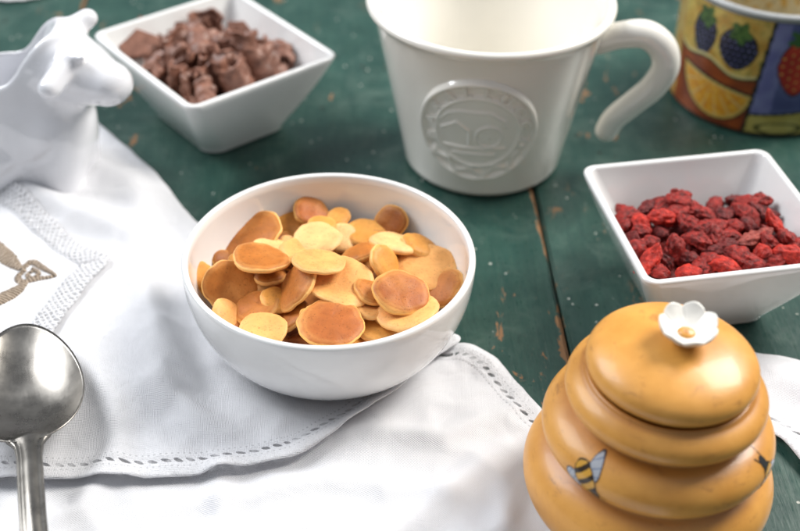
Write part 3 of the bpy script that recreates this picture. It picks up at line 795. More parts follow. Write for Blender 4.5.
# ------------------------------------------------------------------ mini pancakes
def pancake_mesh(R, seed, tone, thick=None):
    rnd = random.Random(seed)
    T = thick or rnd.uniform(.0038, .0052)
    T = min(T, R * .55)
    ph = [rnd.uniform(0, 2 * PI) for _ in range(6)]
    am = [.0, .04 * rnd.random(), .028 * rnd.random() + .006, .02 * rnd.random(), .014 * rnd.random(), .010]
    wx = rnd.uniform(-.10, .16); wa = rnd.uniform(0, PI)
    n = 72
    rho = [0, .25, .5, .7, .82, .9, .955, .985, 1.0]
    V, F, E = [], [], []
    def out(a):
        return R * (1 + sum(am[k] * math.cos((k + 1) * a + ph[k]) for k in range(6)) + .035 * noise.noise(Vector((math.cos(a) * 3.2, math.sin(a) * 3.2, seed))) + .012 * noise.noise(Vector((math.cos(a) * 11, math.sin(a) * 11, seed))))
    def add(rh, a, z, e):
        r = out(a) * rh
        x, y = r * math.cos(a), r * math.sin(a)
        u = x * math.cos(wa) + y * math.sin(wa)
        zz = z + wx * u * u / R + .0005 * noise.noise(Vector((x * 170 + seed, y * 170, 0)))
        V.append((x, y, zz)); E.append((e, rh))
    rings = []
    for side in (1, -1):
        seq = rho if side == 1 else rho[::-1][1:]
        for rh in seq:
            z = side * T / 2 * max(0, (1 - rh ** 5)) ** .5
            e = 0.0 if rh < .93 else (rh - .93) / .06
            if side == 1: e = min(1.0, e * .85)
            if side == -1: e = min(1, (rh - .5) / .3) if rh > .5 else 0
            if rh == 0:
                rings.append([len(V)]); add(0, 0, z, 0)
            else:
                rings.append(list(range(len(V), len(V) + n)))
                for k in range(n): add(rh, 2 * PI * k / n, z, e)
    for A, B in zip(rings, rings[1:]):
        for k in range(n):
            k2 = (k + 1) % n
            if len(A) == 1: F.append((A[0], B[k], B[k2]))
            elif len(B) == 1: F.append((A[k], A[k2], B[0]))
            else: F.append((A[k], A[k2], B[k2], B[k]))
    return V, F, E
def place_pancake(x, y, z, nx, ny, nz, R, tone, label, seed, group):
    V, F, E = pancake_mesh(R * 1.07, seed, tone)
    o = mesh_obj('mini_pancake', V, F, TONE[tone])
    a = o.data.attributes.new('rim', 'FLOAT', 'POINT'); a.data.foreach_set('value', [e[0] for e in E])
    a = o.data.attributes.new('rad', 'FLOAT', 'POINT'); a.data.foreach_set('value', [e[1] for e in E])
    q = Vector((nx, ny, nz)).to_track_quat('Z', 'Y')
    o.rotation_mode = 'QUATERNION'; o.rotation_quaternion = q
    o.location = (x, y, z)
    tag(o, label, 'pancake', group)
    return o
for i, (x, y, z, nx, ny, nz, R, tone, lab) in enumerate(PANCAKES):
    place_pancake(x, y, z, nx, ny, nz, R, tone, lab, i * 7 + 3, 'mini pancakes heaped in the round bowl')
rnd = random.Random(5)
k = 0
for ring, cnt, zz in ((.010, 3, .021), (.030, 8, .024), (.040, 10, .031)):
    for j in range(cnt):
        a = 2 * PI * j / cnt + ring * 40 + rnd.uniform(-.2, .2)
        x, y = BOWL[0] + ring * math.cos(a), BOWL[1] + ring * math.sin(a)
        n = Vector((-math.cos(a) * .45 + rnd.uniform(-.3, .3), -math.sin(a) * .45 + rnd.uniform(-.3, .3), 1)).normalized()
        place_pancake(x, y, zz, *n, .0112, 'dbbd'[k % 4], 'brown mini pancake deep in the bowl, almost buried under the others', 500 + k, 'buried mini pancakes at the bottom of the round bowl')
        k += 1

# ------------------------------------------------------------------ square bowls
def rsq(hx, hy, r, n=10):
    pts = []
    for cx, cy, a0 in ((hx - r, hy - r, 0), (-hx + r, hy - r, 90), (-hx + r, -hy + r, 180), (hx - r, -hy + r, 270)):
        for k in range(n + 1):
            a = math.radians(a0 + 90 * k / n)
            pts.append((cx + r * math.cos(a), cy + r * math.sin(a)))
    # even points on straight sides
    out = []
    m = len(pts)
    for i in range(m):
        p, q = pts[i], pts[(i + 1) % m]
        out.append(p)
        if (i + 1) % (n + 1) == 0:
            for k in range(1, 8):
                out.append((p[0] + (q[0] - p[0]) * k / 8, p[1] + (q[1] - p[1]) * k / 8))
    return out
def square_bowl(label, loc, rot, hx, hy, H=.048):
    root = thing('square_bowl', label, 'bowl', loc, (0, 0, rot), 'square white bowls with tapered sides')
    inset = .0215; wall = .0036
    secs = []
    secs.append((inset + .0035, .0012, .010)); secs.append((inset + .0022, 0, .0105))
    secs.append((inset + .0004, .0006, .0115))
    for k in range(0, 15):
        t = k / 14
        secs.append((inset * (1 - t) ** 1.12 - .0004 * math.sin(PI * t), .0018 + (H - .0018 - .0008) * t, .0130 - .0055 * t))
    for k in range(1, 6):
        a = PI * k / 6
        secs.append((wall / 2 - wall / 2 * math.cos(a), H - .0008 + .0014 * math.sin(a), .0072 - .003 * k / 6))
    for k in range(14, -1, -1):
        t = k / 14
        secs.append((wall + (inset - .0005) * (1 - t) ** 1.12, .0058 + (H - .0058 - .0008) * t, .0100 - .0050 * t))
    secs.append((inset + wall + .004, .0050, .010)); 
    V, F = [], []
    rings = []
    for ins, z, r in secs:
        pts = rsq(hx - ins, hy - ins, r)
        rings.append(list(range(len(V), len(V) + len(pts))))
        V += [(x, y, z) for x, y in pts]
    n = len(rings[0])
    for A, B in zip(rings, rings[1:]):
        for k in range(n): F.append((A[k], A[(k + 1) % n], B[(k + 1) % n], B[k]))
    F.append(tuple(rings[0])); F.append(tuple(rings[-1]))
    mesh_obj('bowl_body', V, F, MAT['bowl'], root)
    return root
SQR = (.1490, .5150); SQL = (-.1102, .6771)
square_bowl('square white bowl holding dried red goji berries, behind the honey pot', (*SQR, .0005), math.radians(11.5), .0500, .0495, .0500)
square_bowl('square white bowl holding milk chocolate curls, beside the cow-shaped creamer', (*SQL, .0005), math.radians(39.5), .0500, .0555, .0500)

# ------------------------------------------------------------------ goji berries
def goji_mesh(L, seed):
    rnd = random.Random(seed)
    W = rnd.uniform(.0042, .0056); flat = rnd.uniform(.6, .85)
    nu, nv = 40, 36
    V, F = [], []
    bend = rnd.uniform(-.22, .22)
    for i in range(nu + 1):
        t = i / nu; x = (t - .5) * L
        pr = max(1e-4, math.sin(PI * min(max(t, .004), .996)) ** .62)
        pr *= 1 - .22 * (t - .4)
        for k in range(nv):
            a = 2 * PI * k / nv
            wr = 1 + .22 * noise.noise(Vector((x * 520, math.cos(a) * 4.5, math.sin(a) * 4.5 + seed))) + .34 * noise.noise(Vector((x * 200 + seed, math.cos(a) * 1.9, math.sin(a) * 1.9))) - .34 * (1 - abs(noise.noise(Vector((x * 130, math.cos(a) * 3.2 + seed, math.sin(a) * 3.2)))) * 3) * .35
            r = W * pr * wr
            V.append((x, r * math.cos(a), r * math.sin(a) * flat + bend * x * x / L * 4))
    for i in range(nu):
        for k in range(nv):
            F.append((i * nv + k, i * nv + (k + 1) % nv, (i + 1) * nv + (k + 1) % nv, (i + 1) * nv + k))
    F.append(tuple(range(nv))); F.append(tuple(nu * nv + k for k in range(nv)))
    return V, F
ORD = ['leftmost', 'second', 'third', 'fourth', 'fifth', 'sixth', 'seventh', 'eighth', 'ninth', 'tenth', 'eleventh', 'twelfth', 'thirteenth', 'fourteenth', 'fifteenth', 'sixteenth']
def row_labels(items, rows, what, adj):
    """items: list of (index, image-like x, depth y); returns a label per index"""
    out = {}
    srt = sorted(items, key=lambda q: -q[2]); n = len(srt); m = len(rows)
    for r in range(m):
        part = sorted(srt[r * n // m:(r + 1) * n // m], key=lambda q: q[1])
        for j, (i, _, _) in enumerate(part):
            pos = 'leftmost' if j == 0 else ('rightmost' if j == len(part) - 1 else ORD[j] + ' from left')
            out[i] = f'{adj(i)} {what}, {pos} in {rows[r]}'
    return out
GADJ = {'m': 'red wrinkled', 'd': 'dark red shrivelled', 'b': 'bright red plump', 'n': 'brownish dull red'}
lab = row_labels([(i, g[0] / g[1], g[1]) for i, g in enumerate(GOJI)], ['rearmost row', 'second row from the back', 'middle row', 'second row from the front', 'frontmost row'], 'goji berry', lambda i: GADJ[GOJI[i][7]])
def place_goji(p, ax, L, tone, label, seed, group):
    V, F = goji_mesh(L, seed)
    o = mesh_obj('goji_berry', V, F, GOJIM[tone])
    o.rotation_mode = 'QUATERNION'; o.rotation_quaternion = Vector(ax).to_track_quat('X', 'Z'); o.location = p
    tag(o, label, 'goji berry', group)
for i, g in enumerate(GOJI):
    place_goji(g[:3], g[3:6], g[6] * 1.13, g[7], lab[i], i * 13 + 1, 'dried goji berries in the square bowl')
rnd = random.Random(3); k = 0
cr, sr = math.cos(math.radians(11.5)), math.sin(math.radians(11.5))
for zz, hw, ng in ((.0275, .0265, 5), (.0345, .0280, 5)):
    for gx in range(ng):
        for gy in range(ng):
            lx = (-1.0 + gx * 2 / (ng - 1)) * hw + rnd.uniform(-.003, .003); ly = (-1.0 + gy * 2 / (ng - 1)) * hw + rnd.uniform(-.003, .003)
            a = rnd.uniform(0, PI)
            place_goji((SQR[0] + cr * lx - sr * ly, SQR[1] + sr * lx + cr * ly, zz), (math.cos(a), math.sin(a), rnd.uniform(-.4, .4)), .0165, 'mdm'[k % 3],
                       'dark red goji berry low in the heap, almost buried under the other berries', 900 + k, 'buried goji berries in the square bowl')
            k += 1

# ------------------------------------------------------------------ chocolate curls
def choc_obj(kind, L, seed):
    rnd = random.Random(seed)
    V, F = [], []
    nu, nv = 44, 12
    if kind == 'slab':
        # irregular thick shard
        n = 5; pts = []
        for k in range(n):
            a = 2 * PI * k / n + rnd.uniform(-.25, .25); r = L * .5 * rnd.uniform(.75, 1.1)
            pts.append((r * math.cos(a), r * math.sin(a) * .8))
        pts = [p for q in range(n) for p in [pts[q], tuple((pts[q][i] + pts[(q + 1) % n][i]) / 2 * rnd.uniform(.93, 1.05) for i in (0, 1))]]
        m = len(pts)
        for sc, z in ((.93, -.0022), (1, -.0016), (1, .0016), (.93, .0022)):
            for x, y in pts: V.append((x * sc, y * sc, z + .0006 * noise.noise(Vector((x * 300, y * 300, seed)))))
        for j in range(3):
            for k in range(m): F.append((j * m + k, j * m + (k + 1) % m, (j + 1) * m + (k + 1) % m, (j + 1) * m + k))
        F.append(tuple(range(m))); F.append(tuple(3 * m + k for k in range(m)))
        return V, F, 0
    W = L * rnd.uniform(.30, .44)
    turns = {'curl': rnd.uniform(.65, .95), 'roll': rnd.uniform(1.3, 1.7), 'zig': 0}[kind]
    for i in range(nu + 1):
        t = i / nu
        if kind == 'zig':
            amp = L * .20; x = (t - .5) * L * 1.0; z = amp * math.sin(t * PI * 5 + seed)
        else:
            th = t * turns * 2 * PI + seed; rr = L * (.36 if kind == 'curl' else .16 + .14 * t)
            x, z = rr * math.cos(th), rr * math.sin(th) * .8
        for k in range(nv + 1):
            u = k / nv - .5
            wob = 1 + .25 * noise.noise(Vector((t * 9, k * .3, seed)))
            y = u * W * 2 * wob
            nz = .0016 * noise.noise(Vector((x * 220, y * 220, seed + z * 220))) + .0003 * noise.noise(Vector((x * 600, y * 600, seed + z * 600)))
            V.append((x + nz, y + .0012 * math.sin(t * 17 + seed), z + nz + .0008 * math.sin(k * 1.3 + t * 6)))
    for i in range(nu):
        for k in range(nv):
            a = i * (nv + 1) + k; F.append((a, a + 1, a + nv + 2, a + nv + 1))
    return V, F, .0014
def place_choc(p, rot, L, kind, label, seed, group):
    V, F, th = choc_obj(kind, L, seed)
    o = mesh_obj({'slab': 'chocolate_shard', 'roll': 'chocolate_roll', 'curl': 'chocolate_curl', 'zig': 'chocolate_curl'}[kind], V, F, MAT['choc'], smooth=(kind != 'slab'))
    if th:
        m = o.modifiers.new('thickness', 'SOLIDIFY'); m.thickness = th; m.offset = 0
        b = o.modifiers.new('edge', 'BEVEL'); b.width = .0005; b.segments = 2; b.limit_method = 'ANGLE'
    o.location = p; o.rotation_euler = rot
    tag(o, label, 'chocolate curl' if kind != 'slab' else 'chocolate shard', group)
KADJ = {'slab': 'flat broken shard of', 'roll': 'tightly rolled', 'curl': 'open curled', 'zig': 'crinkled zigzag'}
ci = [(i, c[0] / c[1], c[1]) for i, c in enumerate(CHOC)]
lab = row_labels(ci, ['rearmost row', 'second row from the back', 'third row from the back', 'frontmost row'], 'milk chocolate piece', lambda i: KADJ[CHOC[i][5]])
for i in lab: lab[i] = lab[i].replace('shard of milk chocolate piece', 'shard of milk chocolate')
rnd = random.Random(21)
for i, c in enumerate(CHOC):
    if c[5] == 'slab':
        rot = [(math.radians(62), math.radians(35), .3), (math.radians(38), math.radians(-10), .5), (math.radians(30), math.radians(15), 0.2)][min(i, 2)] if i < 2 else (math.radians(50), .2, -.2)
    else:
        rot = (rnd.uniform(.9, 1.6) if c[5] != 'roll' else rnd.uniform(.1, .6), rnd.uniform(-.3, .3), math.radians(c[3]) + rnd.uniform(-.3, .3))
    place_choc(c[:3], rot, c[4] * (1.38 if c[5] != 'slab' else 1.0), c[5], lab[i], i * 3 + 2, 'milk chocolate curls and shards in the square bowl')
cr, sr = math.cos(math.radians(39.5)), math.sin(math.radians(39.5)); k = 0
for zz, hw in ((.018, .018), (.029, .026)):
    for gx in range(3):
        for gy in range(3):
            lx = (gx - 1) * hw; ly = (gy - 1) * hw
            place_choc((SQL[0] + cr * lx - sr * ly, SQL[1] + sr * lx + cr * ly, zz), (rnd.uniform(0, 1.5), rnd.uniform(-.4, .4), rnd.uniform(0, 3)), .026, ['curl', 'zig', 'roll'][k % 3],
                       'milk chocolate curl deep in the square bowl, almost buried under the others', 300 + k, 'buried chocolate curls in the square bowl')
            k += 1

# ------------------------------------------------------------------ big white mug
MUG = (.0465, .6404)
mug = thing('large_mug', 'large cream white mug with raised round emblem and hooked handle', 'mug', (*MUG, .0005))
def mug_r(z): return .0440 + .0205 * (z / .1) ** 1.05
def mug_profile():
    o = [(0, .003), (.034, .003), (.036, .0), (.0395, .0)]
    for k in range(1, 7):
        a = k / 7 * PI / 2; o.append((.0395 + (mug_r(.006) - .0395) * math.sin(a), .006 * (1 - math.cos(a))))
    for k in range(0, 31):
        z = .006 + (.0955 - .006) * k / 30; o.append((mug_r(z) , z))
    o += [(.0652, .0965), (.0664, .0972), (.0672, .0984), (.0672, .0998), (.0664, .1010), (.0650, .1014), (.0634, .1009), (.0622, .0996), (.0612, .0975)]
    for k in range(28, 0, -1):
        z = .012 + (.095 - .012) * k / 28; o.append((mug_r(z) - .0042, z))
    o += [(.036, .0085), (.030, .007), (0, .007)]
    return o
V, F = lathe(mug_profile(), 160); mesh_obj('mug_body', V, F, MAT['mug'], mug)
az = math.radians(-10)
HP = [(.0530, .0790), (.0601, .0812), (.0703, .0853), (.0833, .0872), (.0931, .0806), (.0963, .0689), (.0912, .0560), (.0812, .0441), (.0728, .0340), (.0695, .0262)]
HR = [.0078, .0074, .0074, .0078, .0080, .0078, .0074, .0070, .0068, .0066]
pp = catmull([(r * math.cos(az), r * math.sin(az), z, w) for (r, z), w in zip(HP, HR)], 8)
# rounded tip
e0, e1 = pp[-2], pp[-1]; d = (e1 - e0)[:3]; d /= np.linalg.norm(d)
for s in (.35, .6, .8, .92, .99): pp.append(np.append(e1[:3] + d * .0066 * s, .0066 * math.sqrt(1 - s * s)))
V, F = sweep([p[:3] for p in pp], [p[3] for p in pp], 28, flat=1.0, up=(math.sin(az), -math.cos(az), 0))
mesh_obj('handle', V, F, MAT['mug'], mug)
# raised emblem on the wall
EA = math.radians(-90 - 7.5); EZ = .0492; ER = .0330
def on_mug(a, b, off):
    """a right, b up (metres) on the emblem plane -> point on the mug wall"""
    z = EZ + b * 1.06; r = mug_r(z)
    phi = EA + a / mug_r(z) * (1.0 + .0 * b)
    nr = 1 / math.sqrt(1 + .21 ** 2); 
    return ((r + off * nr) * math.cos(phi), (r + off * nr) * math.sin(phi), z - off * .2)
def seg2(px, py, ax, ay, bx, by):
    abx, aby = bx - ax, by - ay; t = np.clip(((px - ax) * abx + (py - ay) * aby) / (abx ** 2 + aby ** 2), 0, 1)
    return np.hypot(px - ax - t * abx, py - ay - t * aby)
def emblem_h(x, y):
    r = np.hypot(x, y); a = np.arctan2(y, x)
    line = lambda d, w, h: h * np.exp(-(d / w) ** 2)
    h = .00065 * (1 - sstep(.93, 1.0, r))                       # raised medal
    h = h + line(r - .94, .055, .00075)
    h = h - .00040 * sstep(.68, .72, r) * (1 - sstep(.86, .90, r))
    h = h + line(r - .67, .04, .0005)
    h = np.where(r < .64, np.maximum(.0002, h), h)
    # roof, gable, wall
    roof = [(-.60, .17), (-.47, .33), (-.28, .40), (.20, .40), (.42, .24), (.46, .12)]
    for p, q in zip(roof, roof[1:]): h = np.maximum(h, line(seg2(x, y, *p, *q), .045, .0011))
    inside_roof = (y > .12 + .10 * np.abs(x + .33) * 0) & (y < .38) & (np.abs(x) < .42 - (y - .1) * .3)
    h = np.where(inside_roof & (r < .6), np.maximum(h, .0005), h)
    for p, q in zip([(-.58, .02), (-.33, .17), (-.12, .02), (-.12, -.22)], [(-.33, .17), (-.12, .02), (-.12, -.22), (-.12, -.24)]): h = np.maximum(h, line(seg2(x, y, *p, *q), .04, .0011))
    h = np.maximum(h, line(seg2(x, y, -.55, .02, -.55, -.22), .035, .0008))
    wc = (.19, -.07); rw = np.hypot(x - wc[0], y - wc[1]); aw = np.arctan2(y - wc[1], x - wc[0])
    h = np.maximum(h, line(rw - .20, .035, .0011))
    h = np.maximum(h, np.where(rw < .2, line(np.abs(np.sin(aw * 4)) * rw / 4, .018, .0008), 0))
    h = np.maximum(h, line(seg2(x, y, -.52, -.31, .45, -.30), .035, .0011))
    h = np.maximum(h, line(seg2(x, y, -.38, -.43, .28, -.43), .035, .0011))
    # wavy ribbon along the lower band
    wave = (r - .80 - .045 * np.sin(a * 12))
    low = sstep(-.02, .12, -(y + .38))
    h = h + low * line(wave, .06, .0008)
    h = h + line(np.hypot(x - .74, y + .30), .06, .0009)
    return h
N = 150
gx, gy = np.meshgrid(np.linspace(-1.02, 1.02, N), np.linspace(-1.02, 1.02, N), indexing='ij')
hh = emblem_h(gx, gy) - .0002 * sstep(.985, 1.0, np.hypot(gx, gy))
V = [on_mug(a * ER, b * ER, h * 2.2) for a, b, h in zip(gx.ravel(), gy.ravel(), hh.ravel())]
rr = np.hypot(gx, gy); F = []
for i in range(N - 1):
    for j in range(N - 1):
        if rr[i, j] < 1.012 and rr[i + 1, j + 1] < 1.012 and rr[i + 1, j] < 1.012 and rr[i, j + 1] < 1.012:
            F.append((i * N + j, (i + 1) * N + j, (i + 1) * N + j + 1, i * N + j + 1))
def prune(V, F):
    u = sorted({i for f in F for i in f}); m = {a: b for b, a in enumerate(u)}
    return [V[i] for i in u], [tuple(m[i] for i in f) for f in F], u
V2, F2, _ = prune(V, F)
emb = mesh_obj('emblem', V2, F2, MAT['mug'], mug)
def letter_mesh(ch):
    cu = bpy.data.curves.new('t', 'FONT'); cu.body = ch; cu.size = 1; cu.extrude = .05; cu.offset = .03; cu.bevel_depth = .02; cu.bevel_resolution = 1
    cu.align_x = 'CENTER'; cu.resolution_u = 6
    ob = bpy.data.objects.new('t', cu); COL.objects.link(ob)
    dg = bpy.context.evaluated_depsgraph_get(); ev = ob.evaluated_get(dg); me = ev.to_mesh()
    V = [tuple(v.co) for v in me.vertices]; F = [tuple(p.vertices) for p in me.polygons]
    ev.to_mesh_clear(); bpy.data.objects.remove(ob); bpy.data.curves.remove(cu)
    return V, F
word = 'BARALLUCCI'
VV, FF = [], []
for i, ch in enumerate(word):
    V, F = letter_mesh(ch)
    th = math.radians(196 - i * 23.4)
    size = .0083
    b0 = len(VV)
    for x, y, z in V:
        lx, ly = x * size, (y - .36) * size
        a = .785 * ER * math.cos(th) + lx * math.sin(th) + ly * math.cos(th)
        b = .785 * ER * math.sin(th) - lx * math.cos(th) + ly * math.sin(th)
        VV.append(on_mug(a, b, .0004 + (z + .08) * .0115))
    FF += [tuple(v + b0 for v in f) for f in F]
lt = mesh_obj('lettering', VV, FF, MAT['mug'], emb, smooth=False)

# ------------------------------------------------------------------ painted ceramic cup (top right)
CAN = (.224, .7215); CR = .056; CH = .0775
can = thing('painted_cup', 'colourful ceramic cup painted with blackberries, an orange slice and a strawberry', 'cup', (*CAN, .0005))
NU, NVV = 420, 130
AZ0 = math.atan2(-CAN[1], -CAN[0])
def bl(c, a, b, t):
    return np.array(a) * (1 - t) + np.array(b) * t
def can_color(phi, v, rs):
    # phi: angle from the side that faces the seat (rad), v: height; in cm-like units
    u = phi * CR * 100; w = v * 100
    n1 = noise.noise(Vector((u * 1.1, w * 1.1, 1))); n2 = noise.noise(Vector((u * 3.5, w * 3.5, 2)))
    dark = (.018, .014, .012)
    wave = 3.75 + .22 * math.sin(u * 1.7 + 1) - .12 * (u + 2.5)
    col_div = -.08 + (w - 3.8) * .10
    if u < col_div:
        if w > wave:                                   # mottled yellow field
            t = min(1, max(0, .5 + n1 * .9)); c = bl(0, (.62, .47, .13), (.42, .22, .035), t)
            if n2 > .25: c = bl(0, c, (.20, .22, .05), .5)
            for cx, cy, rx, ry in ((-3.95, 5.55, .90, 1.35), (-1.60, 5.35, 1.18, 1.28)):
                dx, dy = (u - cx) / rx, (w - cy) / ry
                taper = 1 - .18 * max(0, -dy)
                d = math.hypot(dx / taper, dy)
                if d < 1.04:
                    # drupelets on a hex lattice
                    s = .36; yy = (w - cy) / s; row = round(yy); xx = (u - cx) / s + (.5 if row % 2 else 0); cxx = round(xx)
                    dd = math.hypot(xx - cxx, yy - row)
                    hl = math.hypot(xx - cxx + .15, yy - row - .15)
                    c = (.008, .007, .014) if dd > .38 else ((.22, .22, .42) if hl < .13 else (.030, .026, .075))
                    if d > .97: c = dark
                # sepals
                lx, ly = u - cx - .05, w - cy - ry * .80
                ang = math.atan2(ly, lx); rr_ = math.hypot(lx, ly)
                if rr_ < .42 + .32 * abs(math.cos(ang * 2.5 + .4)): c = (.075, .14, .035) if n2 > -.1 else (.03, .07, .02)
                if abs(lx - (ly * .35)) < .05 and 0 < ly < .8: c = (.05, .09, .02)
            if w < wave + .13: c = (.03, .035, .012)
            elif w < wave + .30: c = (.60, .52, .24)
        else:
            t = min(1, max(0, .5 + n1)); c = bl(0, (.30, .065, .012), (.17, .035, .010), t)
            cx, cy, R = -2.75, 2.95, 2.55
            top = cy - .14 * (u - cx)
            d = math.hypot((u - cx), (w - top) * 1.05)
            if w < top and d < R:
                if d > R - .10 or w > top - .08: c = dark
                elif d > R - .30: c = (.58, .40, .10)
                elif w > top - .24: c = (.55, .42, .14)
                else:
                    ang = math.atan2(w - top, u - cx); k = (ang / PI * 7) % 1
                    tt = min(1, max(0, .5 + n2)); c = bl(0, (.70, .38, .035), (.55, .20, .015), tt)
                    if abs(k - .5) > .42: c = (.60, .42, .14)
            elif abs(w - top) < .10 and abs(u - cx) < R: c = dark
    else:
        if w < 1.35 + .35 * (u) * .3:
            c = bl(0, (.56, .47, .14), (.42, .33, .07), min(1, max(0, .5 + n1)))
            d = abs(math.hypot((u - 1.6) / 1.3, (w - .6) / .35) - 1)
            if d < .14: c = (.10, .09, .02)
        elif w < 1.50 + .10 * u: c = dark
        elif u < 1.05 + (w - 3.8) * .06:
            c = bl(0, (.14, .14, .34), (.22, .23, .44), min(1, max(0, .5 + n1)))
        else:
            c = bl(0, (.07, .075, .21), (.11, .12, .28), min(1, max(0, .5 + n1)))
        cx, cy = 2.05, 4.65
        wd = 1.15 * (1 - .35 * max(0, (cy - w) / 1.9) ** 1.5)
        d = math.hypot((u - cx) / max(wd, .1), (w - cy) / 1.75)
        if d < 1.06:
            c = (.03, .01, .012) if d > .98 else bl(0, (.58, .045, .018), (.38, .02, .012), min(1, max(0, .5 + n1)))
            if d < .9 and (math.hypot(((u * 2.2) % 1) - .5, ((w * 2.0 + .5 * int(u * 2.2)) % 1) - .5) < .14): c = (.70, .42, .10)
        if w > cy + 1.35 and math.hypot(u - cx, w - cy - 1.75) < .75 + .2 * math.sin(8 * math.atan2(w - cy - 1.75, u - cx)): c = (.05, .13, .03)
    if abs(u - col_div) < .10: c = dark
    if abs(u) > 6.0:                                    # the far side repeats a plain mottled field
        c = bl(0, (.52, .40, .14), (.40, .20, .04), min(1, max(0, .5 + n1)))
    if w < .22 or w > CH * 100 - .32: c = dark if w < .22 else (.03, .03, .03)
    if w > CH * 100 - .22: c = (.40, .41, .41)
    return c
prof = [(0, .002, 'b'), (CR - .006, .002, 'b'), (CR - .005, 0, 'b'), (CR - .001, 0, 'b')]
prof += [(CR, .001 + (CH - .002) * k / NVV, 'o') for k in range(NVV + 1)]
prof += [(CR + .0008, CH - .0008, 'r'), (CR + .0008, CH + .0004, 'r'), (CR - .0006, CH + .0016, 'r'), (CR - .0028, CH + .0014, 'r'), (CR - .0042, CH, 'r')]
prof += [(CR - .0044, CH - .002 - (CH - .008) * k / 40, 'i') for k in range(41)] + [(CR - .010, .0050, 'i'), (0, .005, 'i')]
V, F = lathe([(r, z) for r, z, _ in prof], NU)
cols = []
for r, z, kd in prof:
    if r < 1e-7: cols.append((.6, .55, .4)); continue
    for k in range(NU):
        a = 2 * PI * k / NU; phi = (a - AZ0 + PI) % (2 * PI) - PI
        if kd == 'o': cols.append(tuple(can_color(phi, z, 0)))
        elif kd == 'r': cols.append((.42, .43, .43))
        elif kd == 'i':
            u = a * CR * 100; w = z * 100
            c = (.66, .60, .42)
            s = noise.noise(Vector((u * 1.6, w * 1.6, 5)))
            if s > .22: c = (.60, .38, .09)
            if abs(noise.noise(Vector((u * 2.5, w * 1.2, 9)))) < .025 and noise.noise(Vector((u * .8, w * .8, 3))) > .05: c = (.10, .06, .04)
            cols.append(c)
        else: cols.append((.5, .45, .3))
o = mesh_obj('cup_body', V, F, MAT['paint'], can)
ca = o.data.color_attributes.new('paint', 'FLOAT_COLOR', 'POINT')
ca.data.foreach_set('color', np.array([(*map(float, c[:3]), 1.0) for c in cols], dtype=np.float32).ravel())

# ------------------------------------------------------------------ honey pot (beehive)
hz = float(h_a(np.array([HIVE[0]]), np.array([HIVE[1]]))[0]) + .0006
hive = thing('honey_pot', 'amber beehive-shaped honey pot with ringed sides and flower-topped lid', 'honey pot', (*HIVE, hz + .0009), (0, math.radians(2.2), 0))
def hive_prof():
    rings = [(.0200, .0504, .0150), (.0452, .0458, .0108), (.0647, .0392, .0085)]
    pts = [(0, .003, 0), (.034, .003, 0), (.036, 0, 0), (.0395, 0, 0)]
    zz = np.linspace(.0008, .0722, 110)
    for z in zz:
        best = 0
        for zc, R, hh_ in rings:
            t = (z - zc) / (hh_ * 1.10)
            if abs(t) < 1: best = max(best, R - .0170 * (1 - math.sqrt(1 - t * t)))
            if zc < .03 and z < zc: best = max(best, .0395 + (R - .0395) * math.sin(min(1, z / zc) * PI / 2) ** .8)
        soft = best
        # groove factor
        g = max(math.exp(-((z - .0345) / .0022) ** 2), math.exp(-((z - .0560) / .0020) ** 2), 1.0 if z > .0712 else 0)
        pts.append((soft, float(z), g))
    # smooth radii a little so grooves are soft glaze pools
    r = np.array([p[0] for p in pts[4:]]); r[r < .02] = .032
    for _ in range(2): r[1:-1] = (r[:-2] + 2 * r[1:-1] + r[2:]) / 4
    pts = pts[:4] + [(float(a), p[1], p[2]) for a, p in zip(r, pts[4:])]
    pts += [(.0325, .0728, 1), (.0300, .0726, 1), (.0295, .070, 1), (.0300, .060, 0), (.036, .045, 0), (.040, .02, 0), (.034, .006, 0), (0, .006, 0)]
    return pts
hp = hive_prof()
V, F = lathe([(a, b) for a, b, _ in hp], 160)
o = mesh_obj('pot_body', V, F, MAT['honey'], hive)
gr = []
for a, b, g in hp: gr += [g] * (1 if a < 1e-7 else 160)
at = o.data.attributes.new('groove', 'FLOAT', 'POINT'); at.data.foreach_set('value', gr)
def hive_r(z):
    zs = [p[1] for p in hp[4:114]]; rs = [p[0] for p in hp[4:114]]
    return float(np.interp(z, zs, rs))
lid_p = [(0, .0725), (.026, .0725), (.0285, .0735), (.0305, .0738), (.0318, .0745), (.0326, .0760), (.0329, .0778), (.0325, .0798), (.0312, .0818), (.0285, .0840), (.0245, .0860), (.0195, .0877), (.0135, .0889), (.007, .0895), (0, .0897)]
lid_p = [(p[0], p[1]) for p in catmull(lid_p, 4)]; lid_p = [(max(0, a) if i not in (0, len(lid_p) - 1) else 0, b) for i, (a, b) in enumerate(lid_p)]
lid_p = [(a if a > 1e-6 else (0 if i in (0, len(lid_p) - 1) else 1e-4), b) for i, (a, b) in enumerate(lid_p)]
V, F = lathe(lid_p, 128)
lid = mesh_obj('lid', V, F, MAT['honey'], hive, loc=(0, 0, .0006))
at = lid.data.attributes.new('groove', 'FLOAT', 'POINT'); at.data.foreach_set('value', [0.0] * len(lid.data.vertices))
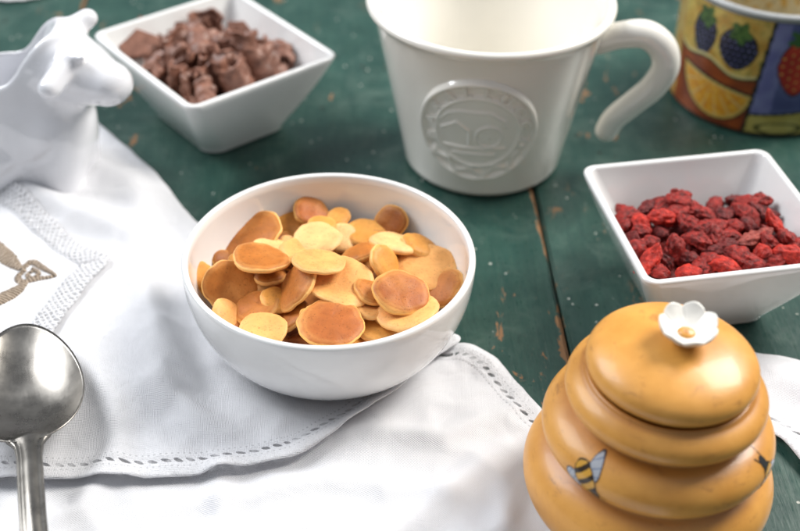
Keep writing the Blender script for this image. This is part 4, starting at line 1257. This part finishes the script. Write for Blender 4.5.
# flower knob
NP = 7
V, F, cc = [], [], []
nr, na = 26, 140
for layer in (0, 1):
    for i in range(nr + 1):
        t = i / nr
        for k in range(na):
            a = 2 * PI * k / na
            lob = .0098 * (1.09 + .10 * (abs(math.cos(NP * a / 2)) ** .6 - .6)) 
            r = lob * t
            cup = .0052 * t ** 1.8 + .0008 * math.cos(NP * a) * t ** 3
            vein = -.0006 * math.exp(-((abs(math.cos(NP * a / 2))) / .18) ** 2) * sstep(.35, .8, t)
            if layer == 0: z = .0030 + cup + vein + (.0010 * math.sqrt(max(0, 1 - (t / .16) ** 2)) if t < .16 else 0)
            else:
                z = .0030 + cup - .0030 * math.sqrt(max(0, 1 - t ** 8)); 
            if layer and i == nr: z = .0030 + cup + vein - .0014
            V.append((r * math.cos(a), r * math.sin(a), z)); cc.append((.55, .27, .10, 1) if (layer == 0 and t < .13) else (.76, .74, .69, 1))
for layer in (0, 1):
    b0 = layer * (nr + 1) * na
    for i in range(nr):
        for k in range(na):
            k2 = (k + 1) % na; F.append((b0 + i * na + k, b0 + i * na + k2, b0 + (i + 1) * na + k2, b0 + (i + 1) * na + k))
for k in range(na):
    k2 = (k + 1) % na; F.append((nr * na + k, nr * na + k2, (2 * nr + 1) * na + k2, (2 * nr + 1) * na + k))
bmm = None
MAT['flower'] = m_paint('painted_flower_glaze', .25)
fk = mesh_obj('flower_knob', V, F, MAT['flower'], lid, loc=(.0026, -.0005, .0905))
fk.rotation_euler = (math.radians(4), math.radians(-4), .3)
ca = fk.data.color_attributes.new('paint', 'FLOAT_COLOR', 'POINT'); ca.data.foreach_set('color', np.array(cc, dtype=np.float32).ravel())
V, F = lathe([(0, -.0012), (.0052, -.0012), (.0046, .0005), (.0044, .0020), (.0055, .0036), (0, .0036)], 40)
st = mesh_obj('knob_stem', V, F, MAT['honey'], lid, loc=(.0026, -.0005, .0905)); 
at = st.data.attributes.new('groove', 'FLOAT', 'POINT'); at.data.foreach_set('value', [0.0] * len(st.data.vertices))
def bee(phi0, z0, ang, s=1.0, flip=1):
    n = 110; ext = .0115 * s
    V, F, C_, M = [], [], [], []
    for i in range(n):
        for j in range(n):
            a = (i / (n - 1) * 2 - 1); b = (j / (n - 1) * 2 - 1)
            x = (a * math.cos(ang) + b * math.sin(ang)); y = (-a * math.sin(ang) + b * math.cos(ang))
            y *= flip
            col = None
            wob = .05 * noise.noise(Vector((x * 5, y * 5, 1)))
            # wings (pale blue), either side of the body
            for wx, wy, rx, ry, wa in ((-.12, .40, .40, .23, -.40), (-.12, -.40, .40, .23, .40)):
                px, py = x - wx, y - wy; px, py = px * math.cos(wa) + py * math.sin(wa), -px * math.sin(wa) + py * math.cos(wa)
                d = math.hypot(px / rx, py / ry) + wob
                if d < 1: col = (.035, .035, .05) if d > .88 else ((.40, .42, .46) if abs(math.sin(px * 14)) > .25 else (.20, .24, .33))
            d = math.hypot(x / .60, y / .33) + wob
            if d < 1:
                k = math.sin((x + .35 * y * y) * 17)
                col = (.035, .022, .012) if (k > .15 or d > .90) else (.62, .33, .05)
            if math.hypot((x - .62) / .17, y / .17) < 1: col = (.03, .03, .03)
            if abs(y - .12 - (x - .7) * .5) < .025 and .7 < x < .92: col = (.03, .03, .03)
            if abs(y + .12 + (x - .7) * .5) < .025 and .7 < x < .92: col = (.03, .03, .03)
            z = z0 + b * ext; r = hive_r(z); 
            r2 = hive_r(z + .0006); sl = (r2 - r) / .0006
            nn = 1 / math.sqrt(1 + sl * sl); off = .00022
            phi = phi0 + a * ext / hive_r(z0)
            V.append(((r + off * nn) * math.cos(phi), (r + off * nn) * math.sin(phi), z - sl * nn * off)); C_.append((*(col or (0, 0, 0)), 1)); M.append(col is not None)
    for i in range(n - 1):
        for j in range(n - 1):
            q = (i * n + j, (i + 1) * n + j, (i + 1) * n + j + 1, i * n + j + 1)
            if sum(M[v] for v in q) >= 3: F.append(q)
    V2, F2, u = prune(V, F)
    o = mesh_obj('painted_bee', V2, F2, MAT['bee'], hive)
    ca = o.data.color_attributes.new('paint', 'FLOAT_COLOR', 'POINT'); ca.data.foreach_set('color', np.array([C_[i] for i in u], dtype=np.float32).ravel())
    return o
BEE1 = (math.radians(-105.5 - 30), .0470)
bee(BEE1[0], BEE1[1], math.radians(-42), 1.05)
bee(math.radians(-105.5 + 74), .0450, math.radians(110), 1.0)

# ------------------------------------------------------------------ cow creamer
CZ = float(h_b(np.array([-.205]), np.array([.600]))[0])
cow = thing('cow_creamer', 'white porcelain creamer shaped like a sitting cow, head turned right', 'creamer', (-.204, .601, .0045))
def cow_sdf(X, Y, Z):
    Z = Z / .885
    rx = np.interp(Z, [0, .012, .035, .060, .088, .115], [.030, .034, .036, .0345, .0325, .033])
    ry = np.interp(Z, [0, .012, .035, .060, .088, .115], [.025, .029, .030, .0255, .0185, .0175])
    k = np.sqrt((X / rx) ** 2 + (Y / ry) ** 2)
    d = (k - 1) * np.minimum(rx, ry) * 1.05
    d = smax(d, -Z + .0, .006)
    d = smin(d, sd_ell(X, Y, Z, (.020, -.006, .044), (.0175, .020, .028)), .012)
    d = smin(d, sd_ell(X, Y, Z, (-.018, -.017, .022), (.022, .017, .022)), .008)
    d = smin(d, sd_cap(X, Y, Z, (.020, -.017, .048), (.022, -.018, .006), .010, .0095), .008)
    d = smin(d, sd_cap(X, Y, Z, (.026, .004, .048), (.027, .004, .006), .010, .0085), .008)
    d = smin(d, sd_ell(X, Y, Z, (.024, -.017, .005), (.010, .009, .006)), .005)
    # pouring cavity and slanting mouth
    zr = .080 + .027 * sstep(-.003, .026, X) + .008 * sstep(-.012, -.04, X)
    zr = zr + .05 * (Y / .02) ** 2 * 0
    d = smax(d, Z - zr, .0030)
    # neck and head
    hd = sd_cap(X, Y, Z, (.024, .000, .086), (.034, -.006, .083), .0185, .0170)
    hd = smin(hd, sd_cap(X, Y, Z, (.036, -.008, .0855), (.0540, -.0180, .0830), .0148, .0116), .010)
    hd = smin(hd, sd_cap(X, Y, Z, (.032, -.007, .077), (.0530, -.0175, .0800), .0128, .0104), .006)
    hd = smin(hd, sd_cap(X, Y, Z, (.020, .002, .070), (.026, .000, .090), .018, .012), .010)
    d = smin(d, hd, .009)
    kx = np.sqrt(((X + .002) / (rx - .0030 + .002)) ** 2 + (Y / (ry - .0030)) ** 2)
    cav = (kx - 1) * (ry - .003)
    cav = smax(cav, .020 - Z, .004)
    cav = smax(cav, X - (.004 + .55 * (Z - .070)), .004)
    d = smax(d, -cav, .0022)
    # ears and horns
    d = smin(d, sd_cap(X, Y, Z, (.028, .009, .098), (.0385, .0160, .1040), .0072, .0056), .004)
    d = smin(d, sd_cap(X, Y, Z, (.031, -.013, .096), (.0435, -.0225, .1010), .0068, .0014), .004)
    d = smin(d, sd_cap(X, Y, Z, (.034, -.018, .0945), (.0275, -.0320, .0875), .0062, .0062), .0026)
    # brow, nostrils, mouth line
    d = smin(d, sd_ell(X, Y, Z, (.0445, -.0225, .0855), (.0022, .0018, .0017)), .001)
    d = smax(d, -sd_cap(X, Y, Z, (.048, -.0275, .0765), (.062, -.0265, .0765), .0006, .0006), .0010)
    return d
V, F = surface_nets(cow_sdf, (-.052, -.044, -.004), (.074, .040, .118), .00105)
o = mesh_obj('creamer_body', V, F, MAT['cow'], cow)
sm = o.modifiers.new('soften', 'SMOOTH'); sm.factor = .5; sm.iterations = 4

# ------------------------------------------------------------------ spoon
SPC = (-.1612, .4141)    # centre of the bowl
SPZ = float(h_c(np.array([SPC[0]]), np.array([SPC[1]]))[0]) + .0125
print('SPZ', SPZ)
def spoon():
    root = thing('spoon', 'tarnished steel tablespoon lying face up on the lace-edged doily', 'spoon', (SPC[0], SPC[1], SPZ), (math.radians(-1.5), math.radians(0), math.radians(16)))
    # spoon bowl: egg outline, long axis along local y, tip at +y
    LY, WX, D = .0395, .0245, .0090
    nr, na = 22, 96
    V, F = [], []
    def outl(a):
        c, s_ = math.cos(a), math.sin(a)
        y = s_ * LY; w = WX * (1 - .16 * s_)
        return c * w, y
    for layer in (0, 1):
        for i in range(nr + 1):
            t = i / nr
            for k in range(na):
                a = 2 * PI * k / na; x, y = outl(a)
                z = -D * (1 - t ** 2.3) + .0012 * (y / LY) ** 2 * t
                if layer: z -= .0011 * (1 if i < nr else .6)
                ex = 1.0 if not (layer and i == nr) else 1.0
                V.append((x * t * ex, y * t * ex, z))
    for layer in (0, 1):
        b0 = layer * (nr + 1) * na
        for i in range(nr):
            for k in range(na):
                k2 = (k + 1) % na; F.append((b0 + i * na + k, b0 + i * na + k2, b0 + (i + 1) * na + k2, b0 + (i + 1) * na + k))
    for k in range(na):
        k2 = (k + 1) % na; F.append((nr * na + k, nr * na + k2, (2 * nr + 1) * na + k2, (2 * nr + 1) * na + k))
    mesh_obj('spoon_bowl', V, F, MAT['steel'], root)
    # handle: ridged, swelling toward the end
    V, F = [], []
    st = 60
    for i in range(st + 1):
        t = i / st; y = -LY + .0045 - t * .135
        w = .0066 - .0018 * math.exp(-((t - .06) / .05) ** 2) * 0 + .0035 * max(0, t - .4) ** 1.3 * 2 - .0014 * sstep(0, .12, t)
        w = w + .0030 * (1 - sstep(0, .05, t))
        zc = .0004 - .0005 + .0045 * math.sin(min(1, t * 1.4) * PI) * .9 - .003 * t
        pr = [(-1, -.0010), (-.96, .0002), (-.80, .0009), (-.66, .0003), (-.52, .0010), (-.25, .0017), (0, .0020), (.25, .0017), (.52, .0010), (.66, .0003), (.80, .0009), (.96, .0002), (1, -.0010), (.6, -.0018), (0, -.0021), (-.6, -.0018)]
        for u, z in pr: V.append((u * w, y, zc + z * (.75 + .25 * (1 - t))))
    m = 16
    for i in range(st):
        for k in range(m): F.append((i * m + k, i * m + (k + 1) % m, (i + 1) * m + (k + 1) % m, (i + 1) * m + k))
    F.append(tuple(range(m))); F.append(tuple(st * m + k for k in range(m)))
    mesh_obj('handle', V, F, MAT['steel'], root)
spoon()

# ------------------------------------------------------------------ bit of white crochet at the far left of the table
def crochet():
    cx, cy, R = -.276, .864, .034
    V, F = [], []
    n, nr = 132, 14
    for i in range(nr + 1):
        t = i / nr
        for k in range(n):
            a = 2 * PI * k / n
            r = R * t * (1 + .05 * abs(math.sin(a * 11)) * t)
            z = .0012 + .0008 * math.sin(t * 34) * math.cos(a * 22) + .0012 * t ** 6 * abs(math.sin(a * 11))
            V.append((r * math.cos(a), r * math.sin(a), z))
    for i in range(nr):
        for k in range(n): F.append((i * n + k, i * n + (k + 1) % n, (i + 1) * n + (k + 1) % n, (i + 1) * n + k))
    o = mesh_obj('crochet_coaster', V, F, MAT['cloth_c'], loc=(cx, cy, .001))
    so = o.modifiers.new('thickness', 'SOLIDIFY'); so.thickness = .001; so.offset = -1
    tag(o, 'scalloped edge of a white crochet coaster at the far left of the table', 'coaster')
crochet()

# ------------------------------------------------------------------ camera
TH, ROLL, ZC, FP = math.radians(37.35), math.radians(.9), .408, 1300.0
c, s = math.cos(TH), math.sin(TH)
Fv = Vector((0, c, -s)); U0 = Vector((0, s, c)); R0 = Vector((1, 0, 0))
Rv = math.cos(ROLL) * R0 + math.sin(ROLL) * U0; Uv = -math.sin(ROLL) * R0 + math.cos(ROLL) * U0
cam = bpy.data.cameras.new('camera'); co = bpy.data.objects.new('camera', cam); COL.objects.link(co)
M = Matrix((Rv, Uv, -Fv)).transposed().to_4x4(); M.translation = (0, 0, ZC); co.matrix_world = M
cam.sensor_width = 36; cam.lens = FP / 800 * 36; cam.clip_start = .01; cam.clip_end = 50
cam.dof.use_dof = True; cam.dof.focus_distance = .560; cam.dof.aperture_fstop = 6.6; cam.dof.aperture_blades = 0
scene.camera = co

# ------------------------------------------------------------------ light
w = bpy.data.worlds.new('World'); scene.world = w; w.use_nodes = True
nt = w.node_tree; bg = nt.nodes['Background']
# even, slightly cool room light: brighter overhead than at the sides
tc = nt.nodes.new('ShaderNodeTexCoord'); sx = nt.nodes.new('ShaderNodeSeparateXYZ'); rp = nt.nodes.new('ShaderNodeValToRGB')
nt.links.new(tc.outputs['Generated'], sx.inputs[0]); nt.links.new(sx.outputs[2], rp.inputs[0])
rp.color_ramp.elements[0].position = 0.0; rp.color_ramp.elements[0].color = (.20, .21, .22, 1)
rp.color_ramp.elements[1].position = .9; rp.color_ramp.elements[1].color = (.58, .62, .68, 1)
nt.links.new(rp.outputs[0], bg.inputs[0]); bg.inputs[1].default_value = .54
def area(name, loc, tgt, size, power, col, sy=None):
    L = bpy.data.lights.new(name, 'AREA'); L.energy = power; L.color = col; L.size = size
    if sy: L.shape = 'RECTANGLE'; L.size_y = sy
    o = bpy.data.objects.new(name, L); COL.objects.link(o); o.location = loc
    o.rotation_euler = (Vector(tgt) - Vector(loc)).to_track_quat('-Z', 'Y').to_euler()
    return o
area('window_light', (1.45, 1.25, 1.65), (0, .5, 0), 1.0, 64, (1, .965, .91), 1.1)
area('left_window_light', (-1.5, 1.1, 1.5), (-.15, .5, 0), 1.2, 36, (.95, .97, 1), 1.2)

vs = scene.view_settings
vs.view_transform = 'Standard'; vs.look = 'None'; vs.gamma = 1; vs.use_curve_mapping = False; vs.exposure = 0.42
scene.cycles.max_bounces = 8; scene.cycles.diffuse_bounces = 4; scene.cycles.glossy_bounces = 4; scene.cycles.transparent_max_bounces = 12
scene.cycles.use_denoising = True
